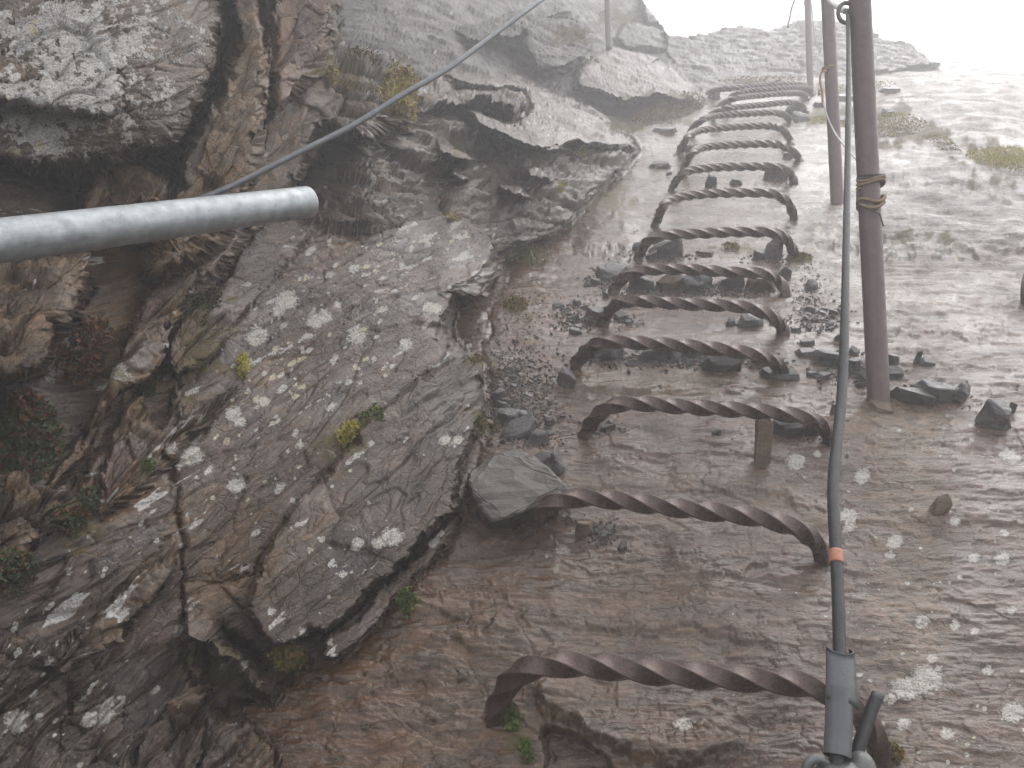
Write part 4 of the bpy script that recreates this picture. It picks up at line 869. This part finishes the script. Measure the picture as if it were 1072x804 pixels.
HAND = [
 (690,379,46,17,.5,1,'flat grey stone packed under the middle of the fourth rung',0,(0,0)), (761,393,52,26,.5,1,'pale grey wedge of stone leaning below the right of the fourth rung',.2,(.5,0)),
 (636,378,34,15,.5,1,'grey stone packed under the left end of the fourth rung',0,(0,0)), (799,383,24,18,.6,0,'dark stone filling the right corner under the fourth rung',0,(0,0)),
 (820,399,40,11,.6,0,'low dark flat stone at the right foot of the fourth rung',0,(0,0)), (724,377,24,12,.5,0,'small dark stone in the middle of the packing under the fourth rung',0,(0,0)), (614,378,18,10,.6,0,'small stone tucked behind the left foot of the fourth rung',.4,(0,0)),
 (594,405,19,24,1.2,1,'grey tilted flake left of the fourth rung',.3,(.3,.3)),
 (958,424,46,24,.6,0,'long dark slab lying against the foot of the nearest post, front one',-.25,(.25,0)), (982,420,52,30,.55,1,'long grey slab leaning just behind the dark slab by the nearest post',-.4,(.3,.1)),
 (1008,418,26,22,.6,0,'small pointed dark stone right of the slabs by the nearest post',.3,(.2,.5)), (960,381,9,18,.6,0,'small upright stone behind the slabs by the nearest post',.2,(0,.1)), (974,383,20,10,.8,0,'low dark stone leaning on the small upright one',.1,(0,.2)),
 (938,382,20,15,.7,0,'brown grey stone touching the right side of the nearest post',.3,(0,0)), (938,396,26,13,.6,0,'dark wedge between the nearest post and the leaning slabs',0,(.2,0)),
 (1046,448,38,34,.8,0,'square dark block alone on the slab near the right edge',.5,(.1,.2)), (1062,428,12,14,.8,0,'small dark stone behind the square block near the right edge',0,(0,0)),
 (988,541,24,20,.8,2,'small brown stone alone among lichen spots right of the cable',.3,(.2,.1)),
 (797,484,18,46,.45,2,'upright brown stone wedged beneath the third rung',0,(-.35,0)), (826,461,36,22,.5,0,'dark block under the right end of the third rung',0,(0,0)), (851,459,20,18,.6,0,'small dark block next to the right foot of the third rung',.2,(0,0)),
 (750,459,9,8,.8,0,'single tiny dark stone on bare slab below the third rung',.2,(0,0)), (878,434,14,16,.8,0,'brownish stone just right of the cable above the lichen patch',.2,(0,0)),
 (622,336,28,20,.6,1,'pale stone leaning on the left foot of the fifth rung',.2,(0,.3)), (787,343,30,15,.6,1,'grey stone under the right end of the fifth rung',.1,(0,0)), (766,341,12,9,.8,0,'dark chip beside the grey stone under the fifth rung',.3,(0,0)),
 (650,334,16,10,.7,0,'dark stone inside the left foot of the fifth rung',.5,(0,0)), (620,340,12,8,.8,0,'round dark stone at the left foot of the fifth rung',.1,(0,0)),
 (674,302,26,14,.6,1,'first stone from the left packed under the sixth rung',0,(0,0)), (702,303,28,14,.6,2,'brown stone packed second under the sixth rung',0,(.2,0)), (731,304,36,16,.5,1,'long grey stone packed third under the sixth rung',.1,(.2,0)),
 (768,302,26,14,.6,1,'fourth stone packed under the sixth rung',0,(0,0)), (798,304,30,15,.6,2,'last brown stone packed under the right end of the sixth rung',0,(0,0)), (643,292,36,18,.7,1,'broad mossy stone behind the left foot of the sixth rung',.1,(0,0)),
 (625,296,14,8,.8,0,'dark flat stone left of the mossy stone by the sixth rung',.4,(0,0)), (635,311,8,6,.8,0,'tiny dark stone between the fifth and sixth rungs at the left',.4,(0,0)), (657,317,14,6,.8,0,'low chip between the fifth and sixth rungs under the bar',.1,(0,0)),
 (699,269,36,22,.6,1,'grey stone inside the left foot of the seventh rung',.1,(0,0)), (683,272,14,10,.8,0,'small dark stone at the very left foot of the seventh rung',.3,(0,0)), (738,269,20,6,.6,2,'thin brown flake under the middle of the seventh rung',-.4,(0,0)),
 (811,271,24,24,.6,1,'rounded grey stone inside the right foot of the seventh rung',.1,(0,0)), (796,272,14,12,.7,0,'dark stone beside the rounded stone under the seventh rung',.1,(0,0)), (824,290,16,14,.7,0,'dark wedge between the right feet of the sixth and seventh rungs',.3,(.2,.2)),
 (667,265,10,10,.8,0,'dark stone outside the left foot of the seventh rung',.3,(0,0)), (850,303,15,11,.8,1,'grey stone right of the sixth rung',.2,(0,0)),
 (746,197,14,15,.8,0,'round stub stone standing under the middle of the ninth rung',.1,(0,0)), (771,196,15,9,.8,0,'small grey stone right of the round stub under the ninth rung',.3,(0,0)), (813,189,32,17,.5,0,'dark stone under the right bend of the ninth rung',.1,(0,0)), (760,200,6,4,.8,0,'tiny stone just below the round stub',.3,(0,0)),
 (712,160,7,10,.8,0,'dark upright chip at the left foot of the eleventh rung',.1,(0,0)), (722,158,14,10,.8,0,'dark stone inside the left foot of the eleventh rung',.3,(0,0)), (826,167,10,9,.8,0,'dark stone inside the right foot of the tenth rung',.1,(0,0)), (701,183,8,5,.8,0,'tiny dark stone left of the ninth rung',.1,(0,0)),
 (692,176,26,5,.5,0,'thin dark flake on the slab left of the tenth rung',-.1,(0,0)), (697,142,28,8,.8,1,'pale slab of stone left of the twelfth rung by the yellow moss',.2,(0,0)), (748,104,16,14,.8,1,'pale hazy stone left of the top rungs',.2,(0,0)),
 (935,103,28,7,.6,0,'flat dark stone alone on the bright slab right of the nearest post',.0,(0,0)), (932,126,20,10,.7,0,'dark pointed stone on the slab above the moss right of the nearest post',-.5,(.1,.1)), (838,128,26,12,.7,1,'pale grey stone in the moss right of the twelfth rung',.2,(0,0)),
 (832,121,24,16,.7,0,'dark block at the right foot of the twelfth rung',.1,(0,0)), (889,106,26,8,.7,0,'dark flat stone between the second and nearest posts',.1,(0,0)), (858,113,14,8,.7,0,'dark stone left of the second post',.2,(0,0)), (880,130,20,8,.8,0,'dark stone sunk in moss between the posts',.3,(0,0)),
 (870,384,44,22,.6,1,'flat grey slab behind the cable right of the fourth rung',.05,(.1,0)), (846,363,18,8,.7,0,'low dark flake right of the fourth rung',.1,(0,0)), (846,374,26,9,.7,0,'dark flat flake right of the fourth rung, below the low one',.2,(0,0)), (893,390,26,20,.7,0,'dark heap stone directly left of the nearest post',.2,(.1,0)),
 (906,404,18,14,.8,0,'dark stone at the left foot of the nearest post',.4,(0,0)), (865,399,20,8,.8,0,'low dark stone left of the cable below the flat slab',.2,(0,0)), (896,372,14,10,.8,1,'small grey stone left of the nearest post',.2,(0,0)), (880,358,12,10,.8,0,'dark stone touching the cable above the flat slab',.2,(0,0)),
 (612,562,22,20,.7,2,'brown speckled stone inside the left foot of the second rung',.2,(0,0)), (652,577,13,10,.8,0,'single dark chip below the second rung',.6,(0,0)), (632,566,13,9,.8,0,'black chip next to the brown speckled stone under the second rung',.4,(0,0)),
 (617,452,11,8,.8,0,'dark chip at the left foot of the third rung',.4,(0,0)), (636,449,18,9,.8,0,'flat dark chip inside the left foot of the third rung',.2,(0,0)),
 (532,437,28,17,.7,1,'pale angular slab on the scree above the boulder',-.2,(.1,.15)), (540,456,44,20,.6,1,'broad flat slab bridging the gap above the boulder',.1,(.1,0)), (576,440,14,12,.8,0,'dark stone on the right edge of the scree',.4,(0,0)), (565,462,24,15,.8,1,'pale stone between the broad slab and the third rung',.3,(0,0)),
 (550,434,13,11,.8,1,'small pale stone beside the angular slab on the scree',.1,(0,0)), (582,500,20,30,1.4,1,'grey flake leaning behind the boulder',.5,(.2,.2)), (566,490,22,18,.9,1,'brown grey stone at the back of the boulder',.2,(0,0)), (524,412,16,12,.8,1,'grey stone in the upper scree',.3,(0,0)),
 (500,545,16,18,.8,0,'dark stone jammed in the cleft left of the boulder',.3,(0,0)), (560,480,30,9,.6,2,'rusty brown slab edge above the boulder',.1,(0,0)),
 (600,336,14,8,.8,0,'dark stone in the heap left of the fifth rung',.2,(0,0)), (604,320,11,8,.8,0,'dark stone on top of the heap left of the fifth rung',.4,(0,0)), (604,350,16,7,.8,0,'low dark flake below the heap left of the fifth rung',.1,(0,0)),
 (926,430,36,7,.6,2,'pale brown flat stone in front of the foot of the nearest post',.1,(0,0)),
]
for a in HAND: stone(a[0], a[1], a[2] * (1.15 if 'packed' in a[6] else 1), a[3] * (1.3 if 'packed' in a[6] else 1), a[4], a[5], a[6], a[7], a[8])
for o in [o for o in COL.objects if o.get('label', '').startswith('upright brown stone')]:
    me = o.data; d_ = [max(v.co[k] for v in me.vertices) - min(v.co[k] for v in me.vertices) for k in range(3)]
    o.data = stone_mesh('loose_stone', (d_[0] * .95, d_[1], d_[2] * 1.1), 77, pts=[(-.5, -.5, -.5), (.42, -.5, -.5), (-.42, .4, -.5), (.5, .45, -.5), (-.4, -.42, .5), (.5, -.5, .42), (-.5, .5, .46), (.38, .42, .5)]); o.data.materials.append(M_ST[2])
# big loose boulder with its flat top, jammed between wall and rung
bp = [(490,494),(507,484),(523,474),(543,470),(560,478),(577,490),(592,506),(597,514),(580,524),(556,533),(530,543),(512,545),(500,530),(493,512)]
c0 = slab_pt(545, 512, .05); pts_ = []
for x, y in bp:
    near = sstep(495, 545, y); pts_.append(slab_pt(x, y, .075 - .02 * near + .01 * math.sin(x)) - c0)
low = [(488,505),(500,540),(512,556),(535,553),(565,541),(596,522),(598,512),(560,480),(515,482)]
for x, y in low: pts_.append(slab_pt(x, y, -.01) - c0)
bm_l = stone_mesh('loose_boulder', (1, 1, 1), 5, pts=[tuple(q) for q in pts_], amp=.004); bm_l.materials.append(stone_mat('boulder_schist', (.082, .072, .063), (.110, .098, .088), .45, (.14, .13, .125)))
bo = bpy.data.objects.new('loose_boulder', bm_l); COL.objects.link(bo); bo.location = c0; tag(bo, 'big flat topped grey boulder jammed between wall and second rung', 'boulder')
# chips
def chips(n, cx, cy_, sx, sy, s0, s1, label, group, tones=(0, 0, 1), ok=(0,), rot=0.0):
    k = 0; c, s = math.cos(rot), math.sin(rot); guard = 0
    while k < n and guard < n * 20:
        guard += 1; a, b_ = rnd.gauss(0, sx), rnd.gauss(0, sy); x, y = cx + a * c - b_ * s, cy_ + a * s + b_ * c
        if abs(a) > 2.2 * sx or abs(b_) > 2.2 * sy or mass_at(x, y) not in ok: continue
        w = s0 * (s1 / s0) ** (rnd.random() ** 1.6)
        stone(x, y, w, w * rnd.uniform(.4, .75), rnd.uniform(.5, .9), rnd.choice(tones), label, rnd.uniform(-.9, .9), (rnd.uniform(-.25, .25), rnd.uniform(-.3, .3)), .25, group, name='stone_chip', cat='stone chip'); k += 1
chips(95, 540, 415, 24, 22, 3, 13, 'small dark schist chip in the scree between the wall and the fourth rung', 'chips in the scree gully', (0, 0, 0, 1, 1, 2), rot=.5)
chips(26, 560, 452, 16, 14, 3, 11, 'small dark chip between the boulder and the third rung', 'chips above the boulder', (0, 0, 1))
chips(18, 597, 330, 12, 8, 4, 11, 'dark chip heaped at the left foot of the fifth rung', 'chips left of the fifth rung', (0, 0, 1))
chips(12, 655, 335, 9, 4, 3, 9, 'dark chip inside the left foot of the fifth rung', 'chips under the fifth rung')
chips(12, 628, 290, 10, 6, 3, 9, 'dark chip in the heap left of the sixth rung', 'chips left of the sixth rung')
chips(30, 856, 336, 15, 7, 4, 14, 'flat dark flake scattered between the fifth rung and the cable', 'flakes right of the fifth rung', (0, 0, 1))
chips(14, 845, 310, 7, 14, 3, 9, 'small grey chip strewn right of the sixth rung', 'chips right of the sixth rung', (0, 1))
chips(22, 885, 390, 16, 10, 4, 14, 'dark chip piled between the cable and the nearest post', 'chips around the nearest post', (0, 0, 1))
chips(16, 628, 562, 9, 7, 3, 9, 'black chip under the left part of the second rung', 'chips under the second rung', (0,))
chips(8, 640, 446, 10, 4, 3, 8, 'tiny dark chip scattered inside the left end of the third rung', 'chips under the third rung', (0,))
chips(10, 710, 376, 55, 3, 4, 12, 'dark chip in the packing under the fourth rung', 'chips under the fourth rung', (0,))
chips(9, 884, 452, 4, 14, 3, 8, 'dark chip strewn beside the cable above the lichen spots', 'chips beside the cable', (0,))

def grit(areas, label):
    r = random.Random(99); V_, F_ = [], []; b0 = Vector(surf(*areas[0][1:3])[0])
    tet = [(0, 1, 2), (0, 2, 3), (0, 3, 1), (1, 3, 2)]
    for n, cx, cy_, sx, sy, s0, s1 in areas:
        for _ in range(n):
            x, y = r.gauss(cx, sx), r.gauss(cy_, sy)
            if mass_at(x, y) != 0: continue
            p, nn_ = surf(x, y); s = r.uniform(s0, s1) / F * float(np.dot(p, FW)); p = Vector(p) - b0; k = len(V_)
            m_ = basis(NV, r.uniform(0, 6.28)); h = r.uniform(.25, .6)
            for q in ((.6, 0, -.1), (-.4, .5, -.1), (-.3, -.5, -.1), (r.uniform(-.3, .3), r.uniform(-.3, .3), h), (-.5, .1, h * .8), (.4, .3, h * .6)): V_.append(p + m_ @ Vector([c * s * r.uniform(.75, 1.25) for c in q]))
            F_ += [tuple(k + i for i in f) for f in ((0, 5, 3), (0, 3, 2), (2, 3, 4), (2, 4, 1), (1, 4, 3), (1, 3, 5), (1, 5, 0))]
    o = link_mesh('gravel', V_, F_, M_ST[0], None, False); o.location = b0; return tag(o, label, None, None, 'stuff')
grit([(1500, 540, 410, 22, 26, 1.2, 4), (300, 555, 452, 18, 14, 1.2, 4), (260, 600, 332, 13, 8, 1.2, 4), (700, 715, 379, 50, 5, 1.5, 6), (600, 730, 303, 44, 4, 1.5, 5), (160, 640, 296, 14, 6, 1.2, 4), (200, 690, 270, 20, 3, 1.2, 3.5), (120, 805, 272, 12, 3, 1.2, 3.5),
      (130, 858, 336, 18, 8, 1.5, 4.5), (240, 850, 312, 9, 18, 1, 3), (220, 888, 388, 20, 10, 1.5, 5), (130, 628, 560, 10, 7, 1.5, 5), (90, 625, 450, 12, 3, 1.2, 4), (90, 656, 336, 9, 3, 1.2, 3.5), (200, 545, 330, 18, 30, 1.2, 3.5), (60, 560, 545, 14, 5, 1.5, 4),
      (60, 818, 336, 10, 4, 1, 3), (120, 970, 415, 36, 8, 1.2, 4), (60, 830, 460, 22, 4, 1.2, 4), (60, 812, 191, 10, 3, 1, 2.5), (50, 716, 160, 6, 3, 1, 2.5)], 'dark wet grit and tiny chips in the gully and round the rung feet')

# ------------------------------------------------------------------ moss, herbs and grass
def leaves(name, px, py, rx, ry, n, size, m, label, cat, hgt=.02, group=None, shape='leaf', rot=0.0, flat=.6):
    """a cushion of many small leaves growing from the rock around a pixel"""
    r = random.Random(SEED[0] * 7 + 1); SEED[0] += 1; V_, F_ = [], []; c, s = math.cos(rot), math.sin(rot); base = Vector(surf(px, py)[0])
    for _ in range(n):
        while True:
            a, b_ = r.uniform(-1, 1), r.uniform(-1, 1); q_ = a * a + b_ * b_
            if q_ <= 1 and r.random() > q_ * .7: break
        x, y = px + a * rx * c - b_ * ry * s, py + a * rx * s + b_ * ry * c
        p, nn_ = surf(x, y); p = Vector(p) - base; nn_ = (Vector(nn_) + Vector((0, -.1, .5))).normalized(); dome = max(0, 1 - q_) ** .5
        if abs(p.length) > 1.3 * max(rx, ry) / F * float(np.dot(np.array(base), FW)) + hgt: continue
        nv = Vector((r.gauss(0, 1), r.gauss(0, 1), r.gauss(0, 1))); dr = (nn_ * (1 - flat) * 2 + nv * .55).normalized(); sd = dr.cross(nv).normalized(); L_ = size * r.uniform(.6, 1.4); p = p + nn_ * (hgt * dome * r.random() ** .6)
        k = len(V_)
        if shape == 'blade':
            tip = p + dr * L_ * 3; V_ += [p - sd * L_ * .12, p + sd * L_ * .12, p + dr * L_ * 1.6 + sd * L_ * .08, tip + Vector((0, 0, -.3 * L_)), p + dr * L_ * 1.6 - sd * L_ * .08]; F_.append((k, k + 1, k + 2, k + 3, k + 4))
        else:
            cup = dr.cross(sd) * L_ * .25; V_ += [p, p + dr * L_ * .5 + sd * L_ * .38 + cup, p + dr * L_, p + dr * L_ * .5 - sd * L_ * .38 + cup]; F_ += [(k, k + 1, k + 2), (k, k + 2, k + 3)]
    o = link_mesh(name, V_, F_, m, None, False); o.location = base
    if name == 'moss_cushion' and rx >= 22: return tag(o, label, None, None, 'stuff')
    return tag(o, label, cat, group)
def moss(px, py, rx, ry, n, m, label, size=.006, hgt=.015, rot=0.0): return leaves('moss_cushion', px, py, rx, ry, n, size, m, label, 'moss', hgt, 'moss cushions on the rock', rot=rot)
moss(368, 459, 15, 9, 700, M_MOSSY, 'bright yellow green moss cushion in the crack of the lichen face, lower left one', .006, .018, -.7)
moss(391, 440, 12, 9, 600, M_MOSSG, 'green moss cushion in the crack of the lichen face, upper right one', .006, .018, -.5)
moss(255, 383, 6, 12, 350, M_MOSSY, 'small yellow moss tuft alone on the lichen face', .006, .014)
moss(165, 484, 6, 8, 200, M_MOSSG, 'small green tuft in a crack left of the lichen face', .005, .01)
moss(428, 641, 9, 9, 420, M_MOSSG, 'small bright green plant under the edge of the flake', .006, .02)
moss(303, 690, 20, 12, 900, M_MOSSD, 'dark olive moss in the hollow at the foot of the wall', .006, .01)
moss(535, 752, 9, 17, 600, M_MOSSG, 'green moss below the left foot of the nearest rung', .006, .014, -.3)
moss(552, 785, 6, 14, 260, M_MOSSG, 'thin green moss strip at the hollow beneath the nearest rung', .005, .01, -.4)
moss(497, 381, 10, 6, 300, M_MOSSD, 'olive moss spot at the top of the flake beside the gully', .007, .008); moss(504, 446, 7, 12, 350, M_MOSSD, 'olive moss strip where the scree meets the wall', .006, .008)
moss(540, 322, 14, 9, 500, M_MOSSD, 'orange brown moss below the overhang by the gully', .008, .010); moss(417, 104, 17, 30, 5200, M_DRY, 'tall dry yellow moss curtain crossed by the wire rope', .010, .05)
moss(378, 62, 20, 7, 500, M_MOSSD, 'olive moss along the top of the block beside the brown column', .008, .014, .5); moss(372, 100, 8, 12, 300, M_MOSSD, 'moss patch in the middle of the block beside the brown column', .008, .014, -.7); moss(350, 80, 5, 12, 300, M_DRY, 'dry mossy tuft against the foot of the brown column', .009, .018)
moss(690, 124, 34, 10, 1500, M_MOSSD, 'hazy yellow green moss bank beside the upper rungs', .016, .05, -.2); moss(715, 108, 24, 9, 900, M_DRY, 'hazy dry moss bank under the far slab', .016, .05, -.1); moss(634, 18, 12, 6, 200, M_MOSSD, 'faint moss on the misty cliff top', .016, .03)
moss(617, 65, 12, 6, 300, M_MOSSD, 'pale green moss tuft above the dark recess', .014, .03); moss(552, 111, 6, 6, 200, M_MOSSY, 'small yellow tuft between the wet slabs', .010, .02)
moss(606, 163, 6, 7, 180, M_MOSSY, 'small yellow tuft under the wet slab overhang', .010, .02); moss(580, 205, 7, 4, 160, M_MOSSY, 'small yellow tuft above the head of the gully', .009, .015); moss(475, 228, 9, 5, 200, M_DRY, 'dry yellow tuft at the top of the lichen face', .008, .012, .6)
moss(930, 141, 38, 9, 2000, M_DRY, 'yellow moss pad behind the nearest post', .012, .03); moss(868, 128, 24, 7, 900, M_MOSSY, 'yellow green moss pad between the second post and the rungs', .012, .025); moss(935, 128, 22, 5, 500, M_MOSSY, 'yellow moss strip right above the pad behind the nearest post', .012, .025)
moss(1052, 180, 44, 14, 3000, M_MOSSY, 'broad yellow green moss pad at the right edge', .011, .04, .2); moss(985, 160, 36, 5, 900, M_DRY, 'brownish moss strip between the two yellow pads on the right', .010, .015, .5); moss(838, 271, 14, 5, 300, M_MOSSD, 'green moss at the right foot of the seventh rung', .008, .012); moss(765, 261, 10, 6, 250, M_MOSSD, 'green moss patch beneath the seventh rung', .008, .012)
moss(928, 796, 16, 8, 700, M_MOSSD, 'green moss at the right foot of the nearest rung', .005, .014, .3); moss(905, 94, 34, 7, 500, M_DRY, 'golden moss beside the top rungs behind the posts', .016, .03); moss(800, 86, 50, 4, 900, M_DRY, 'pale golden moss along the foot of the ridge', .018, .03)
leaves('alpine_plant', 30, 462, 32, 44, 2300, .0075, M_HERB, 'dark green alpine plant mat with russet leaves low on the far left', 'plant', .035, 'small plants in the left cracks')
leaves('alpine_plant', 22, 438, 14, 16, 500, .0085, M_HERBR, 'russet leaved plant glowing orange above the green mat', 'plant', .045, 'small plants in the left cracks')
leaves('alpine_plant', 84, 372, 26, 32, 1300, .0075, M_HERBR, 'reddish brown plant tucked beside the block under the pipe', 'plant', .030, 'small plants in the left cracks')
leaves('alpine_plant', 158, 402, 7, 14, 700, .0070, M_HERB, 'dark green trailing plant between the ribs', 'plant', .022, 'small plants in the left cracks')
leaves('alpine_plant', 212, 322, 13, 26, 900, .0065, M_HERB, 'dark brown green plants filling the gully below the pipe', 'plant', .016, 'small plants in the left cracks', rot=.6)
leaves('alpine_plant', 85, 540, 12, 28, 600, .0060, M_HERB, 'green plant hanging beside the pale ledge at the far left', 'plant', .018, 'small plants in the left cracks', rot=.5)
leaves('alpine_plant', 18, 600, 26, 20, 700, .0060, M_HERB, 'dark green plants below the pale ledge at the far left', 'plant', .016, 'small plants in the left cracks', rot=-.6)
leaves('grass_tuft', 535, 272, 9, 12, 160, .014, M_STALK, 'pale green grass tuft hanging from the overhang by the gully', 'grass tuft', .02, None, 'blade')
leaves('grass_tuft', 560, 272, 14, 8, 120, .014, M_STALK, 'thin grass tuft on the ledge above the gully', 'grass tuft', .015, None, 'blade')
leaves('seed_heads', 424, 82, 12, 10, 60, .010, M_SEED, 'pale dry seed heads above the dry moss curtain', 'seed heads', .05)
leaves('seed_heads', 709, 121, 5, 5, 40, .014, M_SEED, 'tiny white flowers on the hazy moss bank', 'flowers', .06)
